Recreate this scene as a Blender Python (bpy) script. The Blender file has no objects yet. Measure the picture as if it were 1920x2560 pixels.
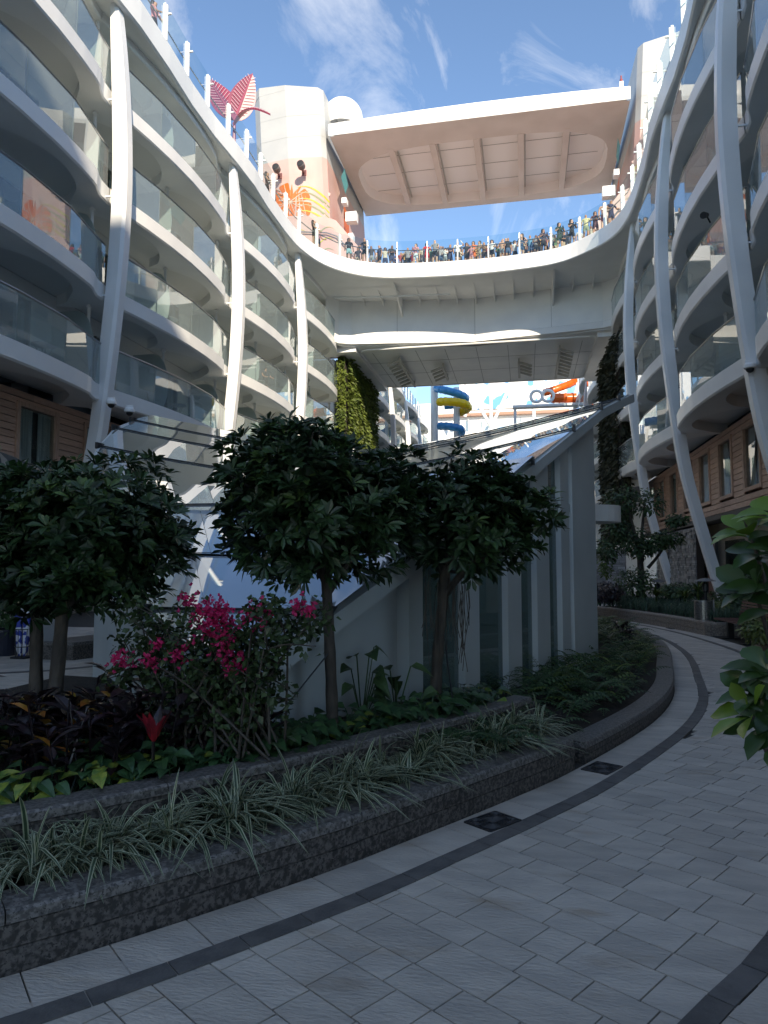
import bpy, bmesh, math, random
from mathutils import Vector, Matrix, Quaternion, noise
R = math.radians
rnd = random.Random(11)
sc = bpy.context.scene
COL = sc.collection
V = Vector

# ------------------------------------------------------------------ camera
TH, PITCH, FPX, EYE = R(11.3), R(4.3), 1775.0, 1.6
cd = bpy.data.cameras.new('camera')
cam = bpy.data.objects.new('camera', cd)
COL.objects.link(cam)
cam.location = (0, 0, EYE)
cam.rotation_euler = (math.pi / 2 + PITCH, 0, TH)
cd.sensor_fit = 'HORIZONTAL'
cd.sensor_width = 36.0
cd.lens = 36.0 * FPX / 1920.0
cd.clip_start = 0.05
cd.clip_end = 2000
sc.camera = cam

# ------------------------------------------------------------------ sky and sun
LDIR = V((-0.46, 1.0, -0.55)).normalized()          # the way sunlight travels
SUN_EL = math.asin(-LDIR.z)
SUN_AZ = math.atan2(-LDIR.x, -LDIR.y)               # measured from +Y towards +X
w = bpy.data.worlds.new('World')
sc.world = w
w.use_nodes = True
nt = w.node_tree
nt.nodes.clear()
o_ = nt.nodes.new('ShaderNodeOutputWorld')
bg = nt.nodes.new('ShaderNodeBackground')
sky = nt.nodes.new('ShaderNodeTexSky')
sky.sky_type = 'NISHITA'
sky.sun_disc = False
sky.sun_elevation = SUN_EL
sky.sun_rotation = SUN_AZ
sky.air_density = 1.0
sky.dust_density = 0.0
sky.ozone_density = 6.0
bg.inputs['Strength'].default_value = 0.12
# thin cirrus: noise over the sky direction, brighter and whiter than the blue
tc = nt.nodes.new('ShaderNodeTexCoord')
mp = nt.nodes.new('ShaderNodeMapping')
mp.inputs['Scale'].default_value = (2.6, 1.5, 2.2)
mp.inputs['Rotation'].default_value = (0.3, 0.5, 1.0)
n1 = nt.nodes.new('ShaderNodeTexNoise')
n1.inputs['Scale'].default_value = 2.3
n1.inputs['Detail'].default_value = 9
n1.inputs['Roughness'].default_value = 0.62
n1.inputs['Distortion'].default_value = 0.7
cr = nt.nodes.new('ShaderNodeValToRGB')
cr.color_ramp.elements[0].position = 0.5
cr.color_ramp.elements[0].color = (0, 0, 0, 1)
cr.color_ramp.elements[1].position = 0.80
cr.color_ramp.elements[1].color = (0.42, 0.42, 0.42, 1)
mx = nt.nodes.new('ShaderNodeMix')
mx.data_type = 'RGBA'
mx.inputs['B'].default_value = (7.0, 7.4, 8.0, 1)
nt.links.new(tc.outputs['Generated'], mp.inputs['Vector'])
nt.links.new(mp.outputs['Vector'], n1.inputs['Vector'])
nt.links.new(n1.outputs['Fac'], cr.inputs['Fac'])
nt.links.new(cr.outputs['Color'], mx.inputs['Factor'])
nt.links.new(sky.outputs['Color'], mx.inputs['A'])
nt.links.new(mx.outputs['Result'], bg.inputs['Color'])
nt.links.new(bg.outputs['Background'], o_.inputs['Surface'])

sd = bpy.data.lights.new('sun', 'SUN')
sd.energy = 2.8
sd.angle = R(0.53)
sd.color = (1.0, 0.955, 0.88)
sun = bpy.data.objects.new('sun', sd)
COL.objects.link(sun)
sun.rotation_euler = LDIR.to_track_quat('-Z', 'Y').to_euler()
sun.location = (20, -60, 60)

sc.view_settings.view_transform = 'Standard'
sc.view_settings.look = 'None'
sc.view_settings.exposure = 1.3
sc.view_settings.gamma = 1
sc.view_settings.use_curve_mapping = False
sc.view_settings.use_white_balance = True
sc.view_settings.white_balance_temperature = 8000
sc.render.engine = 'CYCLES'
cy = sc.cycles
cy.max_bounces = 9
cy.diffuse_bounces = 6
cy.glossy_bounces = 4
cy.transmission_bounces = 4
cy.transparent_max_bounces = 14
cy.caustics_reflective = False
cy.caustics_refractive = False
cy.use_denoising = True
cy.sample_clamp_indirect = 6

# ------------------------------------------------------------------ pixel helpers (photo pixels -> places on known planes)
_F = V((-math.sin(TH) * math.cos(PITCH), math.cos(TH) * math.cos(PITCH), math.sin(PITCH)))
_Rt = V((math.cos(TH), math.sin(TH), 0))
_U = _Rt.cross(_F)
EYEP = V((0, 0, EYE))
def ray(u, v): return _F + _Rt * ((u - 960) / FPX) - _U * ((v - 1280) / FPX)
def on_z(u, v, z): d = ray(u, v); return EYEP + d * ((z - EYE) / d.z)
def on_y(u, v, y): d = ray(u, v); return EYEP + d * (y / d.y)
def on_x(u, v, x): d = ray(u, v); return EYEP + d * (x / d.x)

# ------------------------------------------------------------------ mesh helpers
class MB:
    def __init__(s): s.v = []; s.f = []; s.m = []
    def add(s, vs, fs, mi=0):
        b = len(s.v); s.v.extend([tuple(p) for p in vs])
        for f in fs: s.f.append([b + i for i in f]); s.m.append(mi)
    def box(s, x0, x1, y0, y1, z0, z1, mi=0, T=None):
        vs = [V((x, y, z)) for z in (z0, z1) for y in (y0, y1) for x in (x0, x1)]
        if T is not None: vs = [T @ p for p in vs]
        s.add(vs, [(0, 2, 3, 1), (4, 5, 7, 6), (0, 1, 5, 4), (2, 6, 7, 3), (0, 4, 6, 2), (1, 3, 7, 5)], mi)
    def beam(s, a, b, w, h, mi=0, up=(0, 0, 1)):
        a = V(a); b = V(b); d = (b - a).normalized(); u = V(up)
        x = d.cross(u)
        if x.length < 1e-4: x = d.cross(V((1, 0, 0)))
        x.normalize(); u = x.cross(d)
        q = [(-1, -1), (1, -1), (1, 1), (-1, 1)]
        vs = [p + x * (i * w / 2) + u * (j * h / 2) for p in (a, b) for i, j in q]
        s.add(vs, [(0, 1, 2, 3), (7, 6, 5, 4), (0, 4, 5, 1), (1, 5, 6, 2), (2, 6, 7, 3), (3, 7, 4, 0)], mi)
    def tube(s, pts, r, n=6, mi=0, cap=True, closed=False):
        pts = [V(p) for p in pts]; k = len(pts)
        rs = r if isinstance(r, (list, tuple)) else [r] * k
        b = len(s.v); px = None
        for i, p in enumerate(pts):
            if closed: t = pts[(i + 1) % k] - pts[i - 1]
            else: t = pts[min(i + 1, k - 1)] - pts[max(i - 1, 0)]
            t = t.normalized() if t.length > 1e-9 else V((0, 0, 1))
            if px is None:
                px = t.cross(V((0, 0, 1)))
                if px.length < 1e-3: px = t.cross(V((1, 0, 0)))
            else: px = px - t * px.dot(t)
            px.normalize(); py = t.cross(px)
            for j in range(n):
                a = 2 * math.pi * j / n
                s.v.append(tuple(p + (px * math.cos(a) + py * math.sin(a)) * rs[i]))
        for i in range(k if closed else k - 1):
            i2 = (i + 1) % k
            for j in range(n):
                j2 = (j + 1) % n
                s.f.append([b + i * n + j, b + i * n + j2, b + i2 * n + j2, b + i2 * n + j]); s.m.append(mi)
        if cap and not closed:
            s.f.append([b + j for j in range(n)][::-1]); s.m.append(mi)
            s.f.append([b + (k - 1) * n + j for j in range(n)]); s.m.append(mi)
    def lathe(s, prof, c=(0, 0, 0), n=20, mi=0):
        b = len(s.v); k = len(prof)
        for r, z in prof:
            for j in range(n):
                a = 2 * math.pi * j / n
                s.v.append((c[0] + r * math.cos(a), c[1] + r * math.sin(a), c[2] + z))
        for i in range(k - 1):
            for j in range(n):
                j2 = (j + 1) % n
                s.f.append([b + i * n + j, b + i * n + j2, b + (i + 1) * n + j2, b + (i + 1) * n + j]); s.m.append(mi)
    def strip(s, A, B, mi=0, closed=False):
        k = len(A); b = len(s.v)
        s.v.extend([tuple(p) for p in A]); s.v.extend([tuple(p) for p in B])
        for i in range(k if closed else k - 1):
            j = (i + 1) % k
            s.f.append([b + i, b + j, b + k + j, b + k + i]); s.m.append(mi)
    def prism(s, poly, z0, z1, mi=0, T=None, side_mi=None):
        k = len(poly); vs = [V((x, y, z0)) for x, y in poly] + [V((x, y, z1)) for x, y in poly]
        if T is not None: vs = [T @ p for p in vs]
        s.add(vs, [list(range(k))[::-1], list(range(k, 2 * k))], mi)
        b = len(s.v) - 2 * k
        for i in range(k):
            j = (i + 1) % k
            s.f.append([b + i, b + j, b + k + j, b + k + i]); s.m.append(mi if side_mi is None else side_mi)
    def sweep(s, prof, curve, mi=0, caps=True):
        """prof: closed list of (offset to the right, z); curve: list of 2-D points"""
        nr = normals(curve); k = len(prof); b = len(s.v)
        for (x, y), (nx, ny) in zip(curve, nr):
            for o, z in prof: s.v.append((x + nx * o, y + ny * o, z))
        for i in range(len(curve) - 1):
            for j in range(k):
                j2 = (j + 1) % k
                s.f.append([b + i * k + j, b + i * k + j2, b + (i + 1) * k + j2, b + (i + 1) * k + j]); s.m.append(mi)
        if caps:
            s.f.append([b + j for j in range(k)]); s.m.append(mi)
            e = b + (len(curve) - 1) * k
            s.f.append([e + j for j in range(k)][::-1]); s.m.append(mi)
    def build(s, name, mats, parent=None, smooth=False, loc=None):
        me = bpy.data.meshes.new(name)
        me.from_pydata(s.v, [], s.f)
        if not isinstance(mats, (list, tuple)): mats = [mats]
        for m in mats: me.materials.append(m)
        if len(mats) > 1: me.polygons.foreach_set('material_index', s.m)
        if smooth: me.polygons.foreach_set('use_smooth', [True] * len(s.f))
        me.update()
        o = bpy.data.objects.new(name, me)
        COL.objects.link(o)
        if parent is not None: o.parent = parent
        if loc is not None: o.location = loc
        return o

def normals(c):
    out = []
    for i in range(len(c)):
        a = c[max(i - 1, 0)]; b = c[min(i + 1, len(c) - 1)]
        tx, ty = b[0] - a[0], b[1] - a[1]; l = math.hypot(tx, ty) or 1
        out.append((ty / l, -tx / l))
    return out
def offset(c, d): return [(x + nx * d, y + ny * d) for (x, y), (nx, ny) in zip(c, normals(c))]
def catmull(P, n=8):
    out = []; P = [tuple(p) for p in P]; k = len(P[0])
    for i in range(len(P) - 1):
        p0, p1, p2, p3 = P[max(i - 1, 0)], P[i], P[i + 1], P[min(i + 2, len(P) - 1)]
        for j in range(n):
            t = j / n
            out.append(tuple(0.5 * (2 * p1[a] + (p2[a] - p0[a]) * t + (2 * p0[a] - 5 * p1[a] + 4 * p2[a] - p3[a]) * t * t + (3 * p1[a] - p0[a] - 3 * p2[a] + p3[a]) * t ** 3) for a in range(k)))
    out.append(P[-1]); return out
def resample(c, step):
    out = [c[0]]; acc = 0.0
    for a, b in zip(c, c[1:]):
        l = math.dist(a, b)
        while acc + l >= step:
            t = (step - acc) / l
            a = tuple(p + (q - p) * t for p, q in zip(a, b)); out.append(a)
            l = math.dist(a, b); acc = 0.0
        acc += l
    return out
def lerp(a, b, t): return a + (b - a) * t
def interp(xs, ys, x):
    if x <= xs[0]: return ys[0]
    for i in range(len(xs) - 1):
        if x <= xs[i + 1]: return lerp(ys[i], ys[i + 1], (x - xs[i]) / (xs[i + 1] - xs[i]))
    return ys[-1]
def tag(o, label=None, cat=None, group=None, kind=None):
    if label: o['label'] = label
    if cat: o['category'] = cat
    if group: o['group'] = group
    if kind: o['kind'] = kind
    return o
def empty(name, loc=(0, 0, 0), rz=0.0, label=None, cat=None, group=None, kind=None):
    o = bpy.data.objects.new(name, None); COL.objects.link(o)
    o.location = loc; o.rotation_euler = (0, 0, rz); o.empty_display_size = 0.2
    return tag(o, label, cat, group, kind)
def copy_tree(o, parent=None):
    c = o.copy(); COL.objects.link(c); c.parent = parent
    for ch in list(o.children): copy_tree(ch, c)
    return c
def inst(o, name=None, parent=None, loc=None, rot=None, scale=None):
    c = bpy.data.objects.new(name or o.name.split('.')[0], o.data); COL.objects.link(c)
    if parent is not None: c.parent = parent
    if loc is not None: c.location = loc
    if rot is not None: c.rotation_euler = rot
    if scale is not None: c.scale = scale
    return c

# ------------------------------------------------------------------ materials
def M(name, c, c2=None, ns=4.0, rough=0.5, bump=0.0, bs=40.0, metal=0.0, isl=0.0, objr=0.0, spec=0.5, trans=0.0, world=False, detail=4, stretch=None, coat=0.0, ramp=(0.38, 0.62), c3=None, n3=20.0, r3=(0.6, 0.72)):
    m = bpy.data.materials.new(name); m.use_nodes = True
    t = m.node_tree; N = t.nodes; Lk = t.links
    p = N['Principled BSDF']; out = N['Material Output']
    p.inputs['Roughness'].default_value = rough
    p.inputs['Metallic'].default_value = metal
    p.inputs['Specular IOR Level'].default_value = spec
    p.inputs['Coat Weight'].default_value = coat
    if world:
        g = N.new('ShaderNodeNewGeometry'); vec = g.outputs['Position']
    else:
        g = N.new('ShaderNodeTexCoord'); vec = g.outputs['Object']
    if stretch:
        mpn = N.new('ShaderNodeMapping'); mpn.inputs['Scale'].default_value = stretch
        Lk.new(vec, mpn.inputs['Vector']); vec = mpn.outputs['Vector']
    col = None
    def noi(scale, det, lo, hi):
        a = N.new('ShaderNodeTexNoise'); a.inputs['Scale'].default_value = scale; a.inputs['Detail'].default_value = det
        Lk.new(vec, a.inputs['Vector'])
        r_ = N.new('ShaderNodeMapRange'); r_.inputs['From Min'].default_value = lo; r_.inputs['From Max'].default_value = hi
        Lk.new(a.outputs['Fac'], r_.inputs['Value']); return r_.outputs['Result']
    def mix(fac, A, B):
        k = N.new('ShaderNodeMix'); k.data_type = 'RGBA'
        if hasattr(fac, 'links'): Lk.new(fac, k.inputs['Factor'])
        else: k.inputs['Factor'].default_value = fac
        for s_, nm in ((A, 'A'), (B, 'B')):
            if hasattr(s_, 'links'): Lk.new(s_, k.inputs[nm])
            else: k.inputs[nm].default_value = (*s_, 1)
        return k.outputs['Result']
    if c2 is not None: col = mix(noi(ns, detail, *ramp), c, c2)
    if c3 is not None: col = mix(noi(n3, 5, *r3), col if col is not None else c, c3)
    if isl or objr:
        if isl:
            q = N.new('ShaderNodeNewGeometry'); rv = q.outputs['Random Per Island']; amt = isl
        else:
            q = N.new('ShaderNodeObjectInfo'); rv = q.outputs['Random']; amt = objr
        mr = N.new('ShaderNodeMapRange'); mr.inputs['To Min'].default_value = 1 - amt; mr.inputs['To Max'].default_value = 1 + amt
        Lk.new(rv, mr.inputs['Value'])
        h = N.new('ShaderNodeHueSaturation'); Lk.new(mr.outputs['Result'], h.inputs['Value'])
        if col is None: h.inputs['Color'].default_value = (*c, 1)
        else: Lk.new(col, h.inputs['Color'])
        col = h.outputs['Color']
    if col is None: p.inputs['Base Color'].default_value = (*c, 1)
    else: Lk.new(col, p.inputs['Base Color'])
    if bump:
        a = N.new('ShaderNodeTexNoise'); a.inputs['Scale'].default_value = bs; a.inputs['Detail'].default_value = 5
        Lk.new(vec, a.inputs['Vector'])
        bp = N.new('ShaderNodeBump'); bp.inputs['Strength'].default_value = bump; bp.inputs['Distance'].default_value = 0.02
        Lk.new(a.outputs['Fac'], bp.inputs['Height']); Lk.new(bp.outputs['Normal'], p.inputs['Normal'])
    if trans:
        tl = N.new('ShaderNodeBsdfTranslucent')
        if col is not None: Lk.new(col, tl.inputs['Color'])
        else: tl.inputs['Color'].default_value = (*c, 1)
        ms = N.new('ShaderNodeMixShader'); ms.inputs['Fac'].default_value = trans
        Lk.new(p.outputs['BSDF'], ms.inputs[1]); Lk.new(tl.outputs['BSDF'], ms.inputs[2])
        Lk.new(ms.outputs['Shader'], out.inputs['Surface'])
    return m

def glass(name, tint=(0.8, 0.88, 0.87), ior=1.7, rough=0.0, wave=0.0, ws=1.2, base=0.0, bcol=(0.2, 0.25, 0.25), mirror=0.0):
    """thin pane: see-through with a mirror layer that grows at grazing angles"""
    m = bpy.data.materials.new(name); m.use_nodes = True
    t = m.node_tree; N = t.nodes; Lk = t.links; N.remove(N['Principled BSDF']); out = N['Material Output']
    tr = N.new('ShaderNodeBsdfTransparent'); tr.inputs['Color'].default_value = (*tint, 1)
    gl = N.new('ShaderNodeBsdfGlossy'); gl.inputs['Roughness'].default_value = rough; gl.inputs['Color'].default_value = (0.95, 0.98, 1, 1)
    fr = N.new('ShaderNodeFresnel'); fr.inputs['IOR'].default_value = ior
    a = tr.outputs['BSDF']
    if base:
        df = N.new('ShaderNodeBsdfDiffuse'); df.inputs['Color'].default_value = (*bcol, 1)
        mb = N.new('ShaderNodeMixShader'); mb.inputs['Fac'].default_value = base
        Lk.new(a, mb.inputs[1]); Lk.new(df.outputs['BSDF'], mb.inputs[2]); a = mb.outputs['Shader']
    ms = N.new('ShaderNodeMixShader')
    gb = N.new('ShaderNodeNewGeometry'); inv = N.new('ShaderNodeMath'); inv.operation = 'SUBTRACT'; inv.inputs[0].default_value = 1.0
    ml = N.new('ShaderNodeMath'); ml.operation = 'MULTIPLY'                # only the face turned to the ray mirrors
    Lk.new(gb.outputs['Backfacing'], inv.inputs[1]); Lk.new(inv.outputs[0], ml.inputs[0])
    mr = N.new('ShaderNodeMath'); mr.operation = 'MAXIMUM'; mr.inputs[1].default_value = mirror; Lk.new(fr.outputs['Fac'], mr.inputs[0]); Lk.new(mr.outputs[0], ml.inputs[1])
    Lk.new(ml.outputs[0], ms.inputs['Fac']); Lk.new(a, ms.inputs[1]); Lk.new(gl.outputs['BSDF'], ms.inputs[2])
    if wave:
        g = N.new('ShaderNodeNewGeometry'); no = N.new('ShaderNodeTexNoise'); no.inputs['Scale'].default_value = ws; no.inputs['Detail'].default_value = 1
        Lk.new(g.outputs['Position'], no.inputs['Vector'])
        bp = N.new('ShaderNodeBump'); bp.inputs['Strength'].default_value = wave; bp.inputs['Distance'].default_value = 0.1
        Lk.new(no.outputs['Fac'], bp.inputs['Height']); Lk.new(bp.outputs['Normal'], gl.inputs['Normal'])
    Lk.new(ms.outputs['Shader'], out.inputs['Surface'])
    return m

WHITE = M('white_paint', (0.83, 0.83, 0.81), (0.77, 0.77, 0.76), ns=0.7, rough=0.38, bump=0.03, bs=1.5, world=True)
COLW = M('column_paint', (0.82, 0.82, 0.81), (0.74, 0.75, 0.75), ns=0.6, rough=0.32, world=True)
SOFF = M('soffit_paint', (0.84, 0.84, 0.82), (0.79, 0.79, 0.77), ns=0.8, rough=0.6, world=True)
CEIL = M('balcony_ceiling', (0.74, 0.74, 0.72), rough=0.7)
PALE = M('cabin_wall_paint', (0.80, 0.80, 0.78), rough=0.6)
RAIL = M('brushed_rail', (0.36, 0.37, 0.38), rough=0.32, metal=0.9)
DARKM = M('dark_metal', (0.03, 0.032, 0.036), rough=0.42, metal=0.3)
SEAM = M('panel_seam', (0.18, 0.18, 0.17), rough=0.8)
GLASS = glass('balcony_glass', (0.74, 0.82, 0.82), 1.95, wave=0.05, ws=0.5, base=.17, bcol=(.72, .78, .77))
GLASSC = glass('wind_screen_glass', (0.86, 0.93, 0.94), 1.5)
DOORG = glass('door_glass', (0.74, 0.79, 0.79), 1.6)
FROST = M('frosted_divider', (0.50, 0.58, 0.57), rough=0.5, trans=0.45)
CURT = M('curtain_cloth', (0.82, 0.83, 0.80), (0.62, 0.64, 0.62), ns=6, rough=0.9, stretch=(1, 6, 0.15))
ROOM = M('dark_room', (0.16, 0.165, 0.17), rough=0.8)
WOOD = M('cedar_plank', (0.66, 0.44, 0.345), (0.54, 0.335, 0.25), ns=3.0, rough=0.55, world=True, stretch=(8, 0.9, 16), objr=0.14, bump=0.12, bs=6)
WOODF = M('cedar_frame', (0.62, 0.41, 0.315), (0.50, 0.31, 0.23), ns=5, rough=0.55, world=True, stretch=(6, 6, 1))
WDARK = M('groove_dark', (0.05, 0.032, 0.024), rough=0.8)
CONC = M('shop_wall', (0.40, 0.36, 0.30), (0.30, 0.27, 0.23), ns=1.2, rough=0.8, world=True, bump=0.1)
# ------------------------------------------------------------------ ground, path and tiles
GROUT = M('grout', (0.045, 0.043, 0.04), rough=0.9)
SOIL = M('soil', (0.035, 0.026, 0.019), (0.02, 0.015, 0.011), ns=12, rough=0.95, bump=0.6, bs=60, world=True)
TILE = M('quartzite_tile', (0.51, 0.465, 0.41), (0.42, 0.385, 0.345), ns=3.2, rough=0.62, bump=0.5, bs=26, objr=0.10, world=True, stretch=(1.0, 2.6, 1), c3=(0.33, 0.25, 0.175), n3=1.7, r3=(0.60, 0.80), detail=8)
TILEF = M('quartzite_tile_far', (0.51, 0.465, 0.41), (0.42, 0.385, 0.345), ns=3.2, rough=0.62, bump=0.5, bs=26, isl=0.10, world=True, stretch=(1.0, 2.6, 1), c3=(0.33, 0.25, 0.175), n3=1.7, r3=(0.60, 0.80), detail=8)
BAND = M('dark_border_tile', (0.125, 0.12, 0.115), (0.09, 0.087, 0.085), ns=8, rough=0.6, bump=0.25, bs=50, objr=0.15, world=True)
GRAN = M('speckled_granite', (0.125, 0.110, 0.10), (0.032, 0.029, 0.027), ns=38, rough=0.55, bump=0.12, bs=60, world=True, detail=6, ramp=(0.42, 0.58), c3=(0.025, 0.023, 0.022), n3=75, r3=(0.56, 0.62))
GRANT = M('granite_coping', (0.19, 0.178, 0.17), (0.08, 0.076, 0.073), ns=42, rough=0.42, bump=0.06, bs=60, world=True, detail=6, ramp=(0.42, 0.58), c3=(0.035, 0.034, 0.034), n3=80, r3=(0.57, 0.63))

g = MB(); g.box(-400, 400, -400, 500, -0.35, -0.30)
tag(g.build('ground', M('deck_base', (0.40, 0.37, 0.33), (.34, .32, .29), ns=.3, rough=0.8, world=True)), kind='structure')

ISL = catmull([(-5.6, -1.0), (-4.3, 0.4), (-3.1, 1.55), (-2.03, 2.54), (-1.11, 3.63), (-0.81, 4.06), (-0.23, 4.93), (0.35, 5.9), (1.2, 7.69), (1.72, 9.3), (2.05, 11.06), (2.33, 12.7), (2.52, 14.4), (2.55, 16.5), (2.25, 19.0), (1.6, 22.0)], 8)
RBAND = catmull([(-1.6, -0.4), (-0.50, 1.2), (0.53, 2.72), (1.07, 3.50), (1.75, 4.9), (2.6, 7.1), (3.35, 10.0), (3.74, 12.5), (3.84, 14.3), (3.76, 16.0), (3.5, 18.2), (2.97, 20.3), (2.1, 22.6)], 8)
def side_of(c, x, y):
    """signed distance: positive on the right of curve c"""
    best = None
    for (ax, ay), (bx, by) in zip(c, c[1:]):
        dx, dy = bx - ax, by - ay; l2 = dx * dx + dy * dy or 1e-9
        t = max(0, min(1, ((x - ax) * dx + (y - ay) * dy) / l2))
        px, py = x - ax - dx * t, y - ay - dy * t
        d = math.hypot(px, py)
        if best is None or d < best[0]: best = (d, dx * py - dy * px)
    return best[0] * (1 if best[1] < 0 else -1)

p = MB(); p.box(-16, 9, -12, 60, -0.30, -0.012)
path = tag(p.build('path', GROUT), kind='structure')
p = MB(); p.box(-14.5, 7.6, 25.5, 100, -0.28, -0.006); p.box(-14.5, 7.6, -31, -1.6, -.28, -.006); tag(p.build('court_paving', M('far_paving', (0.52, 0.49, 0.45), (0.45, 0.43, 0.40), ns=2, rough=.7, world=True)), kind='structure')
E1 = V((0.829, -0.559)); E2 = V((0.559, 0.829))
cand = []
tr = random.Random(5)
yb = -1.5
row = 0
while yb < 24:
    wd = (0.235, 0.175)[row % 2]; xb = -22 + tr.random() * 0.3
    while xb < 6:
        ln = tr.choice((0.175, 0.26, 0.26, 0.35))
        c = E1 * (xb + ln / 2) + E2 * (yb + wd / 2)
        if -1.5 < c.y < 26 and -6 < c.x < 6:
            a = side_of(ISL, c.x, c.y); b = side_of(RBAND, c.x, c.y)
            if a > 0.31 and b < 0.12: cand.append((c.length, c, ln, wd))
        xb += ln
    yb += wd; row += 1
def seen(c):
    q = V((c.x, c.y, 0)) - EYEP; wd_ = q.dot(_F)
    if wd_ < 0.3: return False
    u = 960 + FPX * q.dot(_Rt) / wd_; v_ = 1280 - FPX * q.dot(_U) / wd_
    return -120 < u < 2040 and v_ < 2720
cand = [c for c in cand if c[0] < 30]
vis = sorted([c for c in cand if seen(c[1])], key=lambda c: c[0])
near = vis[:300]; rest = vis[300:] + [c for c in cand if not seen(c[1])]
t0 = MB(); t0.box(-.5, .5, -.5, .5, -1, 0); tile0 = t0.build('tile', TILE, path)
TANG = math.atan2(E1.y, E1.x)
for i, (d, c, ln, wd) in enumerate(near):
    o = tile0 if i == 0 else inst(tile0, 'tile', path)
    o.location = (c.x, c.y, tr.uniform(-.0008, .0008)); o.rotation_euler = (0, 0, TANG); o.scale = (ln - .007, wd - .007, 0.011)
fm = MB()
Tz = Matrix.Rotation(TANG, 4, 'Z')
for d, c, ln, wd in rest:
    z = tr.uniform(-.001, .001)
    fm.box(-ln / 2 + .0035, ln / 2 - .0035, -wd / 2 + .0035, wd / 2 - .0035, -.011, z, 0, Matrix.Translation((c.x, c.y, 0)) @ Tz)
# paving of the court on the far side of the pavilion, same stone
for i in range(26):
    for j in range(22):
        x = -12.6 + i * 0.30 + (j % 2) * .13; y = 6.6 + j * 0.46
        if x < -5.6 - 0.1 * (j > 14): fm.box(x + .004, x + .296, y + .004, y + .456, -.011, tr.uniform(-.001, .001))
tag(fm.build('tiles', TILEF, path), kind='stuff')
# border: a strip of larger slabs beside the planter, then a dark band
def pieces(name, curve, o0, o1, step, z, mat, jit=0.0, ymax=21, skip=()):
    c = resample(curve, step)
    nr = normals(c); first = None
    for i in range(len(c) - 1):
        (ax, ay), (bx, by) = c[i], c[i + 1]
        if ay < -0.5 or ay > ymax: continue
        if any(lo < ay < hi for lo, hi in skip): continue
        q = MB(); g_ = 0.0035; dx, dy = (bx - ax), (by - ay); l = math.hypot(dx, dy); dx /= l; dy /= l
        P = [(ax + nr[i][0] * o0 + dx * g_, ay + nr[i][1] * o0 + dy * g_), (bx + nr[i + 1][0] * o0 - dx * g_, by + nr[i + 1][1] * o0 - dy * g_),
             (bx + nr[i + 1][0] * o1 - dx * g_, by + nr[i + 1][1] * o1 - dy * g_), (ax + nr[i][0] * o1 + dx * g_, ay + nr[i][1] * o1 + dy * g_)]
        q.prism(P, -0.008, z); q.build(name, mat, path)
pieces('border_slab', ISL, 0.012, 0.286, 0.34, 0.004, TILE)
pieces('dark_band_tile', ISL, 0.292, 0.40, 0.31, 0.007, BAND)
pieces('dark_band_tile', RBAND, -0.05, 0.05, 0.31, 0.007, BAND)
pieces('border_slab', RBAND, 0.056, 0.40, 0.36, 0.004, TILE)
b_ = MB(); b_.sweep([(0, -.005), (0, .006), (.14, .006), (.14, -.005)], [(-11.5, 7.2), (-9.0, 8.6), (-7.2, 9.8), (-6.0, 11.5)])
b_.build('dark_band_tile', BAND, path)

# drain grates with rings
def grate(u, v, size, ang, label):
    c = on_z(u, v, 0)
    e = empty('drain_grate', (c.x, c.y, 0.0), ang, label, 'drain grate', 'drain grates in the border strip')
    a = MB(); s_ = size / 2; a.box(-s_, s_, -s_ * .72, s_ * .72, -0.01, 0.0065); a.build('plate', DARKM, e)
    f = MB(); f.beam((-s_, -s_ * .72, .008), (s_, -s_ * .72, .008), .012, .008); f.beam((-s_, s_ * .72, .008), (s_, s_ * .72, .008), .012, .008)
    f.beam((-s_, -s_ * .72, .008), (-s_, s_ * .72, .008), .012, .008); f.beam((s_, -s_ * .72, .008), (s_, s_ * .72, .008), .012, .008); f.build('rim', DARKM, e)
    k = MB(); mt = M('cast_iron', (0.045, 0.046, 0.048), rough=0.55, metal=0.3)
    for cx, cy_, n in ((-.03, -.03, 5), (.09, .05, 4), (-.10, .06, 3), (.10, -.08, 3)):
        for i in range(1, n + 1):
            r_ = i * .019 * size / .3
            pts = [(cx * size / .3 + r_ * math.cos(q * .45), cy_ * size / .3 + r_ * math.sin(q * .45), .009) for q in range(14)]
            pts = [p_ for p_ in pts if abs(p_[0]) < s_ and abs(p_[1]) < s_ * .72]
            if len(pts) > 3: k.tube(pts, .0055, 4)
    k.build('ring_pattern', mt, e)
grate(1232, 2056, .29, R(52), 'square drain grate with cast ring pattern, nearer the viewer')
grate(1505, 1922, .29, R(60), 'square drain grate with cast rings beyond the first one')
grate(1683, 1572, .34, R(100), 'dark drain grate lying far along the curved path')

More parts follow.
